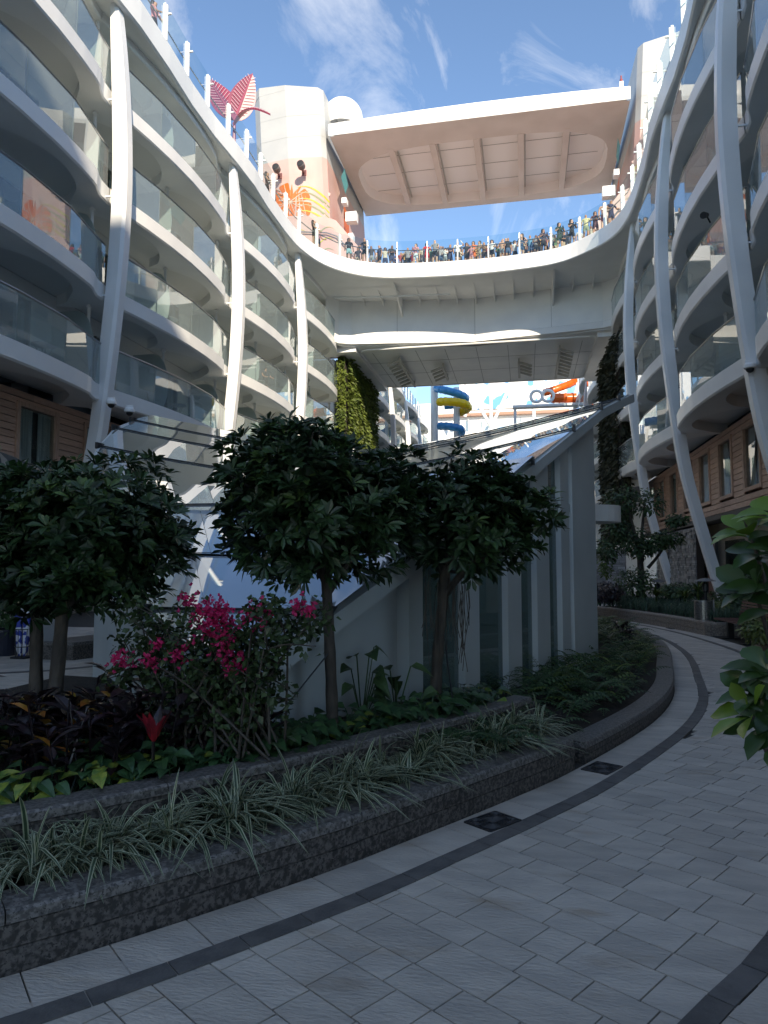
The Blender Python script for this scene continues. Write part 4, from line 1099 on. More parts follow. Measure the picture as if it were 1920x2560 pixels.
def crown(center, rad, n, seed, L, W, leaves=7, lobes=9):
    """whorls over and through a lumpy ellipsoid"""
    r_ = random.Random(seed); c = V(center); rx = V(rad); q = MB(); tips = []
    lob = []
    for i in range(lobes):
        d = V((r_.uniform(-1, 1), r_.uniform(-1, 1), r_.uniform(-.55, 1))).normalized()
        lob.append((d, r_.uniform(.45, .62)))
    for i in range(n):
        if r_.random() < .62:
            d0, s_ = r_.choice(lob); base = V((d0.x * rx.x, d0.y * rx.y, d0.z * rx.z)) * .56
            d = V((r_.gauss(0, 1), r_.gauss(0, 1), r_.gauss(0.25, 1))).normalized()
            rr_ = s_ * r_.uniform(.6, 1.0) ** .5
            p = c + base + V((d.x * rx.x, d.y * rx.y, d.z * rx.z)) * rr_
        else:
            d = V((r_.gauss(0, 1), r_.gauss(0, 1), r_.gauss(.1, 1))).normalized(); rr_ = r_.random() ** .4 * .86
            p = c + V((d.x * rx.x, d.y * rx.y, d.z * rx.z)) * rr_
        if p.z < c.z - rx.z * .85: p.z = c.z - rx.z * r_.uniform(.5, .85)
        a = ((p - c).normalized() * .7 + V((0, 0, .65)) + V((r_.uniform(-.4, .4), r_.uniform(-.4, .4), r_.uniform(-.3, .4)))).normalized()
        whorl(q, p, a, leaves + r_.randrange(-1, 2), L * r_.uniform(.65, 1.2), W * r_.uniform(.75, 1.15), 1 if (r_.random() < .10 and p.z > c.z - .2 * rx.z) else 0, .9, .2); tips.append(p)
    return q, tips
def tree(base, trunk_pts, cen, rad, n, seed, label, L=.112, W=.043, extra=None, lobes=9, leafmat=None, nb=26, tr_=.035):
    e = empty('schefflera_tree', base, 0, label, 'tree', 'clipped trees in the island bed'); ivv = -V(base)
    q, tips = crown(cen, rad, n, seed, L, W, lobes=lobes)
    for ex in extra or ():
        q2, t2 = crown(ex[0], ex[1], ex[2], seed + 3, L, W, lobes=4); b = len(q.v); q.v += q2.v; q.f += [[b + i for i in f] for f in q2.f]; q.m += q2.m; tips += t2
    k = MB()
    for tp, r0, r1 in trunk_pts:
        P = catmull(tp, 5); k.tube(P, [lerp(r0, r1, i / (len(P) - 1)) * (1 + .06 * math.sin(i * 2.1)) for i in range(len(P))], 9)
    k.build('trunk', BARK, e, smooth=True, loc=ivv)
    k = MB(); r_ = random.Random(seed + 1)
    for t in r_.sample(tips, min(nb, len(tips))):
        tp = V(r_.choice(trunk_pts)[0][-1]); m = tp.lerp(t, .5) + V((0, 0, -.08)) + V((r_.uniform(-.08, .08), r_.uniform(-.08, .08), 0))
        k.tube(catmull([tuple(tp - V((0, 0, .04))), tuple(m), tuple(t)], 4), [tr_ * .5 * (1 - .085 * i) for i in range(9)], 5)
    k.build('branches', BARK, e, smooth=True, loc=ivv)
    q.build('crown', [leafmat or LEAFT, LEAFY], e, loc=ivv)
    return e
def at(u, v, y): return tuple(on_y(u, v, y))
# the tree in the middle, the one beside it, and the one near the parasol
c1_ = at(775, 1270, 4.95)
tree((-1.34, 4.9, .38), [([(-1.34, 4.9, .3), (-1.36, 4.9, .8), (-1.39, 4.92, 1.25), (-1.42, 4.94, 1.62)], .045, .036), ([(-1.42, 4.94, 1.5), (-1.6, 4.98, 1.75), (-1.75, 5.0, 1.95)], .03, .016), ([(-1.4, 4.94, 1.4), (-1.22, 4.9, 1.65), (-1.1, 4.9, 1.9)], .028, .015)],
     c1_, (.80, .64, .64), 1250, 21, 'full round-headed tree on a single pale trunk beside the pink bougainvillea', extra=[(at(935, 1270, 5.0), (.36, .34, .44), 260)])
c2_ = at(1165, 1310, 5.95)
tree((-.76, 5.95, .36), [([(-.76, 5.95, .3), (-.74, 5.95, .75), (-.70, 5.95, 1.2), (-.66, 5.96, 1.6)], .05, .042), ([(-.68, 5.96, 1.35), (-.45, 5.9, 1.6), (-.2, 5.9, 1.75)], .035, .016), ([(-.66, 5.96, 1.5), (-.85, 6.0, 1.75), (-1.0, 6.0, 1.95)], .03, .015)],
     c2_, (.66, .54, .56), 950, 33, 'tree with hanging aerial roots in front of the pavilion fins', extra=[(at(1360, 1285, 5.9), (.16, .14, .16), 26), (at(985, 1240, 5.8), (.42, .36, .36), 220)])
c0_ = at(185, 1315, 4.6)
tree((-3.3, 4.5, .34), [([(-3.42, 4.55, .28), (-3.44, 4.55, .9), (-3.46, 4.56, 1.35), (-3.5, 4.58, 1.7)], .05, .036), ([(-3.2, 4.4, .28), (-3.2, 4.42, .55), (-3.19, 4.45, 1.0), (-3.17, 4.47, 1.6)], .065, .04), ([(-3.2, 4.45, 1.25), (-2.95, 4.4, 1.5), (-2.7, 4.4, 1.75)], .035, .018), ([(-3.46, 4.56, 1.3), (-3.75, 4.6, 1.5), (-4.0, 4.6, 1.7)], .035, .018)],
     c0_, (.90, .64, .52), 1250, 45, 'broad twin-trunked tree screening the cedar windows', extra=[(at(60, 1240, 4.6), (.3, .3, .22), 70), (at(310, 1380, 4.5), (.42, .36, .34), 240), (at(30, 1390, 4.6), (.42, .36, .36), 280), (at(200, 1470, 4.45), (.55, .4, .2), 260), (at(60, 1500, 4.5), (.35, .35, .2), 140)])
k = MB()
for i in range(46):
    x, y, z = -.66 + rnd.uniform(-.2, .2), 5.93 + rnd.uniform(-.1, .1), rnd.uniform(1.35, 1.6); l = rnd.uniform(.25, .75)
    k.tube([(x, y, z), (x + rnd.uniform(-.03, .03), y, z - l * .5), (x + rnd.uniform(-.04, .04), y + rnd.uniform(-.02, .02), z - l)], .0035, 3)
o = k.build('aerial_roots', BARK); o.parent = [q for q in bpy.data.objects if q.name.startswith('schefflera_tree')][1]; o.matrix_parent_inverse = Matrix.Translation((.76, -5.95, -.36)); tag(o, kind='stuff')
for (bx, by, bz), (tx, ty, tz), lab in (((-.55, 5.6, .36), (-.68, 5.93, 1.05), 'thin dark guy wire staking the tree with aerial roots'), ((-1.75, 4.55, .45), (-1.36, 4.88, 1.0), 'thin dark guy wire tied to the single pale trunk')):
    k = MB(); k.tube([(0, 0, 0), (tx - bx, ty - by, tz - bz)], .006, 4); tag(k.build('guy_wire', DARKM, loc=(bx, by, bz)), lab, 'wire')

# ------------------------------------------------------------------ bougainvillea
BY = 4.15
BG = empty('bougainvillea', at(560, 1760, BY), 0, 'rambling bougainvillea with bright pink bracts between the trees', 'shrub'); ivv = -V(BG.location)
root = V(at(600, 1800, BY)); root.z = .4
stems = []; k = MB()
for i in range(58):
    tip = V(at(rnd.uniform(250, 830), rnd.uniform(1490, 1740), BY + rnd.uniform(-.25, .3)))
    b = root + V((rnd.uniform(-.5, .25), rnd.uniform(-.15, .15), rnd.uniform(0, .15)))
    m = b.lerp(tip, .55) + V((rnd.uniform(-.1, .1), 0, rnd.uniform(.08, .3)))
    P = catmull([tuple(b), tuple(m), tuple(tip)], 7); stems.append(P); k.tube(P, [.009 * (1 - .05 * j) for j in range(len(P))], 4)
k.build('stems', BARK, BG, loc=ivv)
k = MB()
for P in stems:
    for j in range(70):
        s_ = rnd.uniform(.15, 1) * (len(P) - 1); a = V(P[int(s_)]); b = V(P[min(int(s_) + 1, len(P) - 1)])
        p_ = a.lerp(b, s_ % 1) + rv(.06); d = (rv() + V((0, 0, .2))).normalized(); leaf(k, p_, d, (rv() + V((0, -.3, .6))).normalized(), rnd.uniform(.038, .065), rnd.uniform(.028, .045), .25, 0, .2, .8, 1)
tag(k.build('leaves', BOUL, BG, loc=ivv), kind='stuff')
for u, v_, n, s_ in ((470, 1503, 46, .055), (545, 1525, 120, .085), (525, 1570, 110, .095), (565, 1575, 70, .07), (655, 1535, 46, .06), (620, 1540, 40, .05), (745, 1515, 34, .05), (775, 1525, 26, .045), (390, 1612, 24, .04), (305, 1650, 60, .065), (455, 1635, 55, .06), (380, 1655, 40, .06), (560, 1625, 70, .07), (585, 1660, 60, .06), (520, 1545, 60, .07), (500, 1520, 30, .05)):
    n = int(n * .62); s_ *= .82
    c = V(at(u, v_, BY - .12)); k = MB()
    for i in range(n):
        p_ = c + V((rnd.gauss(0, 1), rnd.gauss(0, 1), rnd.gauss(0, 1))) * s_ * .62; a = (rv() + V((0, -.5, .3))).normalized()
        whorl(k, p_, a, 3, .028, .022, 0, .7, .1, 1, .8)
    tag(k.build('bracts', BRAC, BG, loc=ivv), kind='stuff')

# ------------------------------------------------------------------ low planting of the island
def plant(name, mats, make, loc, label, cat, group): 
    k = MB(); make(k); return tag(k.build(name, mats, loc=loc), label, cat, group)
def croton(k, r_, h=.42, n=40, cols=(.10, .0)):
    for s_ in range(5):
        b = V((r_.uniform(-.12, .12), r_.uniform(-.1, .1), 0)); t = b + V((r_.uniform(-.1, .1), r_.uniform(-.1, .1), h * r_.uniform(.7, 1.1)))
        k.tube([b, t], [.007, .004], 4)
        for i in range(n // 5):
            p_ = b.lerp(t, r_.uniform(.3, 1)); a = r_.uniform(0, 6.28); d = V((math.cos(a), math.sin(a), r_.uniform(.15, 1.2))).normalized()
            leaf(k, p_, d, (V((0, 0, 1)) - d * d.z + V((0, 0, .05))).normalized(), r_.uniform(.12, .2), r_.uniform(.05, .08), .25, 1 if r_.random() < cols[0] else 0, .35, .9, 2)
protos = []
for i in range(5):
    k = MB(); croton(k, random.Random(100 + i), cols=((.12, 0), (.05, 0), (0, 0), (.0, 0), (.04, 0))[i]); protos.append(k.build('croton', [CROT, CROR]))
ci = 0
GRP = 'dark crotons filling the island bed'
spots = []
r_ = random.Random(12)
for _ in range(900):
    p_ = on_z(r_.uniform(-80, 760), r_.uniform(1690, 1960), .45)
    if side_of(ISL, p_.x, p_.y) > -.92 or p_.y > 4.5 or p_.x < -5.2: continue
    if any(math.dist((p_.x, p_.y), q_) < .21 for q_ in spots) or min(math.dist((p_.x, p_.y), q_) for q_ in ((-3.42, 4.55), (-3.2, 4.4), (-1.34, 4.9))) < .16: continue
    spots.append((p_.x, p_.y))
spots.sort(key=lambda q_: q_[0])
for x, y in spots:
    warm = x < -2.4; v_ = rnd.choice((0, 1, 4)) if warm else rnd.choice((2, 3))
    o = protos[ci] if ci < 5 else inst(protos[v_], 'croton')
    if ci < 5: warm = ci in (0, 1, 4)
    o.location = (x, y, .37); o.rotation_euler = (0, 0, rnd.uniform(0, 6.28)); o.scale = [rnd.uniform(.8, 1.2)] * 3
    tag(o, 'dark croton flecked with orange leaves in the island bed' if warm else 'purplish black croton without orange leaves in the island bed', 'croton', GRP + (' (orange flecked)' if warm else '')); ci += 1
k = MB(); r_ = random.Random(5)
for i in range(16):
    a = r_.uniform(0, 6.28); d = V((math.cos(a) * .5, math.sin(a) * .5, 1)).normalized(); leaf(k, V((0, 0, .25)), d, (V((-math.cos(a), -math.sin(a), .5))).normalized(), r_.uniform(.16, .26), .055, .12, 0 if i % 3 else 1, .3, .9, 2)
k.tube([(0, 0, 0), (0, 0, .3)], .01, 5, 1)
tag(k.build('cordyline', [CRED, CROT], loc=(at(385, 1790, 3.7)[0], 3.7, .36)), 'red-leaved cordyline glowing among the dark crotons', 'cordyline')
def pothos(k, r_, n=11, yl=.25):
    for i in range(n):
        a = r_.uniform(0, 6.28); b = V((r_.uniform(-.1, .1), r_.uniform(-.08, .08), 0)); t = b + V((math.cos(a) * .06, math.sin(a) * .06, r_.uniform(.06, .17))); k.tube([b, t], .0035, 3)
        d = V((math.cos(a), math.sin(a) - .35, r_.uniform(-.25, .5))).normalized(); leaf(k, t, d, (V((0, -.3, 1)) - d * .2).normalized(), r_.uniform(.09, .14), r_.uniform(.07, .1), .35, 1 if r_.random() < yl else 0, .3, .62, 3)
pp_ = []
for i in range(5):
    k = MB(); pothos(k, random.Random(40 + i), yl=(.5, .25, .06, .0, .12)[i]); pp_.append(k.build('pothos', [POTH, POTY]))
pi_ = 0
cP = offset(sub_curve(ISL, 1.8, 6.25), -.80); NP = 40
for i in range(NP):
    x, y = cP[int(i / NP * (len(cP) - 1))]; nr = normals(cP)[int(i / NP * (len(cP) - 1))]
    for rw in range(2):
        v_ = 0 if (i < 12 and rw == 0) else rnd.choice((1, 2, 3, 4) if i < 20 else (2, 3, 3, 4))
        o = pp_[pi_] if pi_ < 5 else inst(pp_[v_], 'pothos')
        o.location = (x - nr[0] * (.02 + rw * .17) + rnd.uniform(-.06, .06), y - nr[1] * (.02 + rw * .17) + rnd.uniform(-.06, .06), .38); o.rotation_euler = (0, 0, rnd.uniform(-.8, .8)); o.scale = [rnd.uniform(.75, 1.15)] * 3
        yl_ = (pi_ if pi_ < 5 else v_) in (0, 1)
        tag(o, 'yellow-mottled pothos creeping behind the granite tier' if yl_ else 'plain green pothos creeping behind the granite tier', 'pothos', 'mottled pothos along the granite tier' if yl_ else 'green pothos along the granite tier'); pi_ += 1
# striped lily grass between the two granite walls
def blade(k, p, az, L, wd, lean, r_):
    """arching strap leaf with cream margins"""
    n = 6; d = V((math.cos(az), math.sin(az), 0)); s_ = V((-d.y, d.x, 0)); rows = []
    for i in range(n + 1):
        t = i / n; out = L * (lean * t * t * (1.25 - .25 * t)); up = L * (t * (1.0 - .15 * lean) - .62 * lean * t ** 2.6)
        c = p + d * out + V((0, 0, up)); w_ = wd * .5 * (math.sin(math.pi * (.12 + .88 * t)) ** .6 if t < 1 else .0)
        nn = V((-d.x * .3, -d.y * .3, .25 * w_ * 0 + .0))
        rows.append([c - s_ * w_, c - s_ * w_ * .52 - V((0, 0, .12 * w_)), c + s_ * w_ * .52 - V((0, 0, .12 * w_)), c + s_ * w_])
    b = len(k.v)
    for rw in rows: k.v.extend([tuple(q_) for q_ in rw])
    for i in range(n):
        for j in range(3): k.f.append([b + i * 4 + j, b + i * 4 + j + 1, b + (i + 1) * 4 + j + 1, b + (i + 1) * 4 + j]); k.m.append(0 if j == 1 else 1)
def clump(k, r_, n=52, L=.395, wd=.020):
    for i in range(n):
        az = r_.uniform(0, 6.28); ln = r_.uniform(.55, 1.15) * L; lean = r_.choice((r_.uniform(.3, .7), r_.uniform(.7, 1.2), r_.uniform(.8, 1.3), r_.uniform(.8, 1.3)))
        blade(k, V((r_.uniform(-.035, .035), r_.uniform(-.035, .035), 0)), az, ln, wd * r_.uniform(.75, 1.25), lean, r_)
gp = []
for i in range(6):
    k = MB(); clump(k, random.Random(60 + i)); gp.append(k.build('striped_grass', [BLDG, BLDW]))
gi = 0
cG = resample(offset(sub_curve(ISL, 1.5, 6.1), -.37), .105)
for i, (x, y) in enumerate(cG):
    for s_ in ((0,) if i % 3 else (-.1, .09)):
        nr = normals(cG)[i]; o = gp[gi] if gi < 6 else inst(gp[rnd.randrange(6)], 'striped_grass')
        o.location = (x + nr[0] * (s_ + rnd.uniform(-.05, .05)), y + nr[1] * (s_ + rnd.uniform(-.05, .05)), .195); o.rotation_euler = (0, 0, rnd.uniform(0, 6.28)); o.scale = [rnd.uniform(.65, 1.2)] * 2 + [rnd.uniform(.6, 1.3)]
        tag(o, 'cream-edged striped grass clump between the two granite walls', 'grass clump', 'striped grass clumps between the granite walls'); gi += 1
# ferns and ground cover
def frond(k, p, az, L, mi, r_, n=9, rise=.55):
    d = V((math.cos(az), math.sin(az), 0)); s_ = V((-d.y, d.x, 0)); P = []
    for i in range(6):
        t = i / 5; P.append(p + d * (L * t * .85) + V((0, 0, L * (rise * t - .55 * t * t))))
    for i in range(1, n + 1):
        t = i / n * 5; j = min(4, int(t)); c = P[j].lerp(P[j + 1], t - j); w_ = L * .26 * (1 - .75 * (i / n) ** 1.5)
        for sg in (-1, 1): leaf(k, c, (s_ * sg + d * .35 + V((0, 0, -.1))).normalized(), V((0, 0, 1)), w_, w_ * .45, .2, mi, .2, .8, 1)
    k.tube(P, .003, 3, mi)
k = MB(); r_ = random.Random(8)
c1q = sub_curve(ISL, 6.0, 19)
for i in range(950):
    j = r_.randrange(len(c1q)); off = -.26 - r_.random() ** .8 * 1.25; x, y = offset(c1q, off)[j]
    if x < edge_x(y, 1) - .05 and 4.7 < y < 13: continue
    hgt = .15 + r_.random() * .22 * min(1, -off * 1.6)
    frond(k, V((x, y, hgt)), r_.uniform(0, 6.28), r_.uniform(.26, .44), 1 if r_.random() < (.12 if y < 9 else .3) else 0, r_, rise=r_.uniform(.5, 1.0))
for i in range(150):
    x = r_.uniform(-1.15, -.1); y = r_.uniform(5.2, 6.6)
    if x < edge_x(y, 1) + .05: continue
    frond(k, V((x, y, .36)), r_.uniform(0, 6.28), r_.uniform(.2, .34), 0, r_)
for i in range(260):
    x = r_.uniform(-5.0, -2.2); y = r_.uniform(3.8, 4.55); frond(k, V((x, y, .36 + r_.random() * .2)), r_.uniform(0, 6.28), r_.uniform(.22, .4), 0, r_, rise=.8)
tag(k.build('fern_cover', [FERN, FERNY]), 'dense ferns covering the bed at the path bend', 'ferns', kind='stuff')
def upright(k, r_, n, h, L, W, mi=0):
    for i in range(n):
        a = r_.uniform(0, 6.28); t = V((math.cos(a) * .12, math.sin(a) * .12, h * r_.uniform(.25, 1))); k.tube([(0, 0, 0), t * .6, t], .006, 4, mi)
        d = V((math.cos(a), math.sin(a) - .3, r_.uniform(-.3, .5))).normalized(); leaf(k, t, d, V((-d.x * .3, -.5, 1)).normalized(), L * r_.uniform(.7, 1.1), W * r_.uniform(.8, 1.1), .5, mi, .3, .65, 3)
for (u, v_, y, n, h, lab) in ((905, 1700, 5.55, 11, .62, 'climbing heart-leaved philodendron against the pavilion panel'), (990, 1710, 5.75, 8, .45, 'smaller philodendron beside the tree with aerial roots'), (1130, 1700, 5.75, 6, .30, 'broad-leaved seedling under the tree with aerial roots'),
                          (720, 1740, 4.6, 9, .3, 'broad dark seedling at the foot of the single trunk')):
    k = MB(); upright(k, random.Random(u), n, h, .17, .12); p_ = on_y(u, v_, y); tag(k.build('philodendron', DARKL, loc=(p_.x, p_.y, .36)), lab, 'philodendron')
k = MB(); croton(k, random.Random(71), .36, 60, (0, 0)); p_ = on_z(1592, 1625, .2); tag(k.build('croton', [CROT, CROR], loc=(1.72, 13.3, .2)), 'dark croton at the inner bend beside the pavilion corner', 'croton')
k = MB(); r_ = random.Random(77)
for i in range(14): clump(k, r_, 16, .36, .014); k.v = [(x - .16, y + .05, z) if False else (x, y, z) for x, y, z in k.v]
tag(k.build('lily_turf', [BLDG, BLDG], loc=(-4.35, 4.3, .3)), 'plain green lily turf at the left tree\'s foot', 'grass clump')

# ------------------------------------------------------------------ big-leaved shrubs at the right edge of the frame
def shrub(name, spots, base, label, L, W, ymats, cat='shrub'):
    e = empty(name, base, 0, label, cat); ivv = -V(base); k = MB(); st = MB()
    for (u, v_, y, n, young, tilt) in spots:
        p_ = on_y(u, v_, y); a = V(tilt).normalized(); whorl(k, p_, a, n, L * rnd.uniform(.9, 1.1), W, 1 if young else 0, .85, .3, 4, 1.35)
        b = V(base) + V((rnd.uniform(-.08, .08), rnd.uniform(-.05, .05), 0)); st.tube(catmull([tuple(b), tuple(b.lerp(p_, .6) + V((.05, 0, -.05))), tuple(p_)], 5), [.012 * (1 - .06 * i) for i in range(11)], 6)
    st.build('stems', BARK, e, smooth=True, loc=ivv); k.build('leaves', ymats, e, smooth=True, loc=ivv)
shrub('glossy_shrub', [(1949, 1295, 2.05, 6, True, (-.6, -.2, .8)), (1880, 1345, 2.1, 6, True, (-.5, -.2, .9)), (1924, 1392, 2.1, 6, False, (-.4, -.4, .8)), (1890, 1482, 2.1, 6, False, (-.7, -.3, .6)), (1940, 1470, 2.1, 6, False, (-.4, -.5, .7)), (1969, 1400, 2.05, 7, False, (-.3, -.3, .8)), (1964, 1530, 2.05, 6, False, (-.4, -.3, .8)), (1974, 1340, 2.1, 6, False, (-.2, -.3, .8))],
      (.80, 2.1, .22), 'tall glossy shrub with lime young leaves reaching in at the right edge', .118, .056, [BIGL, BIGY])
shrub('glossy_shrub', [(1922, 1682, 1.75, 6, False, (-.5, -.3, .8)), (1949, 1690, 1.75, 6, False, (-.4, -.3, .8)), (1894, 1742, 1.75, 6, False, (-.6, -.3, .7)), (1939, 1745, 1.75, 7, False, (-.3, -.5, .8)), (1882, 1790, 1.7, 5, True, (-.7, -.2, .6)), (1926, 1805, 1.7, 6, False, (-.5, -.5, .5)), (1964, 1770, 1.7, 7, False, (-.4, -.5, .6)), (1976, 1850, 1.65, 5, False, (-.5, -.3, .3))],
      (.70, 1.72, .22), 'lower glossy shrub overhanging the path at the right edge', .096, .046, [BIGL, BIGY])
# ------------------------------------------------------------------ far planter: grass bank, tree, shrubs, bench, bin, lamps
k = MB(); r_ = random.Random(3)
def tuft(k, p, n, L, W, r_, mi=0):
    for i in range(n):
        az = r_.uniform(0, 6.28); d = V((math.cos(az), math.sin(az), 0)); s_ = V((-d.y, d.x, 0)) * W; l = L * r_.uniform(.6, 1.1); o = r_.uniform(.3, 1)
        m = p + d * l * .35 * o + V((0, 0, l * .75)); t = p + d * l * .95 * o + V((0, 0, l * (.9 - .5 * o)))
        k.add([p - s_, p + s_, m + s_ * .8, m - s_ * .8, t], [(0, 1, 2, 3), (3, 2, 4)], mi)
cf = FARW2
for i in range(900):
    j = r_.randrange(len(cf)); off = .2 + r_.random() * 1.5; x, y = offset(cf, off)[j]
    tuft(k, V((x, y, .27 + .05 * off)), 6, .42, .006, r_)
tag(k.build('mondo_grass', TEALG), 'feathery dark green grass bank above the far granite wall', 'grass', kind='stuff')
def leafy(name, base, blobs, mat, label, n, L, W, trunk=None, cat='shrub', seed=1):
    e = empty(name, base, 0, label, cat); ivv = -V(base); r_ = random.Random(seed); k = MB()
    for c, rad in blobs:
        c = V(c)
        for i in range(n):
            d = V((r_.gauss(0, 1), r_.gauss(0, 1), r_.gauss(.15, 1))).normalized(); rr_ = r_.random() ** .3
            p_ = c + V((d.x * rad[0], d.y * rad[1], d.z * rad[2])) * rr_; dd = (d * .5 + V((r_.uniform(-1, 1), r_.uniform(-1, 1), r_.uniform(-.7, .4)))).normalized()
            leaf(k, p_, dd, (d + V((0, -.2, .7))).normalized(), L * r_.uniform(.7, 1.2), W * r_.uniform(.8, 1.2), .3, 0, .2, .8, 1)
    k.build('crown', mat, e, loc=ivv)
    if trunk:
        k = MB()
        for P, r0, r1 in trunk:
            P = catmull(P, 5); k.tube(P, [lerp(r0, r1, i / (len(P) - 1)) for i in range(len(P))], 7)
        k.build('trunk', BARK, e, smooth=True, loc=ivv)
TY = 24.5
def bl(u, v_, y, ru, rz, ry=.5): p_ = on_y(u, v_, y); s_ = y / FPX; return (tuple(p_), (ru * s_, ry, rz * s_))
b = tuple(on_y(1602, 1440, TY)); b = (b[0], b[1], .35)
leafy('pruned_tree', b, [bl(1555, 1245, TY, 42, 32), bl(1620, 1255, TY, 40, 34), bl(1535, 1290, TY, 30, 30), bl(1575, 1345, TY, 45, 32), bl(1520, 1370, TY, 30, 30), bl(1600, 1370, TY, 40, 22), bl(1672, 1345, TY, 36, 18), bl(1692, 1300, TY, 24, 11), bl(1640, 1355, TY, 30, 20), bl(1540, 1320, TY, 26, 28)], DARKL,
      'cloud-pruned tree in the far bed before the stone wall', 330, .17, .085, [([b, tuple(on_y(1600, 1400, TY)), tuple(on_y(1590, 1350, TY)), tuple(on_y(1570, 1270, TY))], .13, .04), ([tuple(on_y(1605, 1400, TY)), tuple(on_y(1605, 1330, TY)), tuple(on_y(1612, 1260, TY))], .07, .03), ([tuple(on_y(1620, 1420, TY)), tuple(on_y(1645, 1390, TY)), tuple(on_y(1675, 1345, TY))], .06, .03)], 'tree', 9)
for i, (u, v_, y, ru, rz, lab, mt) in enumerate(((1590, 1455, 23, 55, 36, 'dense rounded shrub under the cloud-pruned tree', DARKL), (1515, 1480, 22, 40, 22, 'dark low shrub beside the pavilion corner', CROT), (1512, 1400, 27, 20, 45, 'yellow-green creeper hanging by the pale stone wall', FERNY), (1900, 1572, 14.6, 40, 26, 'cream-mottled shrub spilling over the planter by the bench', VARI), (1800, 1520, 18.4, 22, 14, 'cream-mottled shrub between bin and bench', VARI),
                                          (1850, 1490, 19.5, 70, 22, 'dark leafy hedge behind the slatted bench', DARKL), (1700, 1478, 22, 55, 18, 'low dark shrub mass between the garden lamps', DARKL), (1895, 1450, 18, 40, 30, 'leafy shrub against the brown shop wall', DARKL))):
    p_ = on_y(u, v_, y); s_ = y / FPX
    leafy('shrub', (p_.x, p_.y, .3), [(tuple(p_), (ru * s_, .45, rz * s_))], mt, lab, 900 if ru > 30 else 420, .12, .06, seed=30 + i)
for u, v_, y, lab in ((1640, 1480, 21.5, 'spiky yellow-green dracaena next to the further garden lamp'), (1672, 1472, 22.5, 'arching yellow-green dracaena in the middle of the far bed'), (1745, 1468, 21, 'spiky yellow-green dracaena left of the nearer garden lamp'), (1712, 1486, 20.5, 'low pale dracaena before the grey column foot')):
    p_ = on_y(u, v_, y); k = MB(); r_ = random.Random(u)
    for i in range(44):
        blade(k, V((0, 0, .12)), r_.uniform(0, 6.28), r_.uniform(.35, .62), .035, r_.uniform(.4, 1.05), r_)
    k.tube([(0, 0, -.2), (0, 0, .16)], .03, 6, 0)
    tag(k.build('dracaena', [FERNY, VARI], loc=(p_.x, p_.y, max(.35, p_.z - .3))), lab, 'dracaena')
# bench
SL = M('bench_slat', (0.10, 0.035, 0.035), (0.07, 0.025, 0.025), ns=6, rough=0.45, world=True)
BN = empty('bench', (4.42, 16.35, 0), R(4), 'dark red slatted bench set into the planter recess', 'bench')
for i in range(7):
    k = MB(); k.box(-.26 + i * .075, -.205 + i * .075, -.85, .85, .40, .435); k.build('seat_slat', SL, BN)
for i in range(6):
    k = MB(); T = Matrix.Translation((.30 + i * .018, 0, .52 + i * .065)) @ Matrix.Rotation(R(14), 4, 'Y'); k.box(-.012, .012, -.85, .85, -.022, .022, 0, T); k.build('back_slat', SL, BN)
for y in (-.6, .6):
    k = MB(); k.beam((0, y, 0), (0, y, .4), .10, .12); k.box(-.2, .2, y - .1, y + .1, 0, .015); k.build('leg', DARKM, BN)
    k = MB(); k.beam((-.25, y, .385), (.28, y, .385), .05, .03); k.beam((.28, y, .385), (.42, y, .9), .05, .03); k.build('bracket', DARKM, BN)
k = MB(); k.box(-.27, .28, -.9, -.86, .36, .45); k.build('armrest', DARKM, BN)
# bin
STEEL = M('perforated_steel', (0.33, 0.32, 0.30), (0.20, 0.195, 0.185), ns=60, rough=0.35, metal=0.8, world=True, ramp=(.47, .53), detail=0)
BI = empty('litter_bin', (4.08, 18.0, 0), 0, 'perforated steel litter bin standing beside the bench', 'litter bin')
k = MB(); k.lathe([(.20, .08), (.205, .09), (.205, .76), (.20, .77), (.185, .77), (.185, .70)], n=26); k.build('body', STEEL, BI, smooth=False)
k = MB(); k.lathe([(0, .69), (.186, .69)], n=26); k.build('liner', BLACK, BI)
k = MB(); k.lathe([(.15, 0), (.15, .08), (.0, .08)], n=20); k.build('foot', DARKM, BI)
k = MB(); k.beam((.215, -.05, .02), (.215, -.05, .80), .03, .03); k.build('post', RAIL, BI)
# garden lamps
for u, v_, y, lab in ((1763, 1450, 19.2, 'black mushroom garden lamp right behind the litter bin'), (1643, 1452, 23.0, 'black mushroom garden lamp in front of the rounded shrub')):
    p_ = on_y(u, v_, y); e = empty('garden_lamp', (p_.x, p_.y, .3), 0, lab, 'lamp', 'garden lamps in the far bed')
    h = p_.z - .3
    k = MB(); k.tube([(0, 0, 0), (0, 0, h - .12)], .035, 8); k.lathe([(.05, h - .30), (.075, h - .28), (.075, h - .1), (.05, h - .08)], n=12); k.build('stem', DARKM, e)
    k = MB(); k.lathe([(.0, h + .05), (.1, h + .035), (.24, h - .015), (.25, h - .03), (.06, h - .02), (0, h - .02)], n=22); k.build('cap', M('lamp_cap', (.16, .16, .16), rough=.5), e, smooth=False)
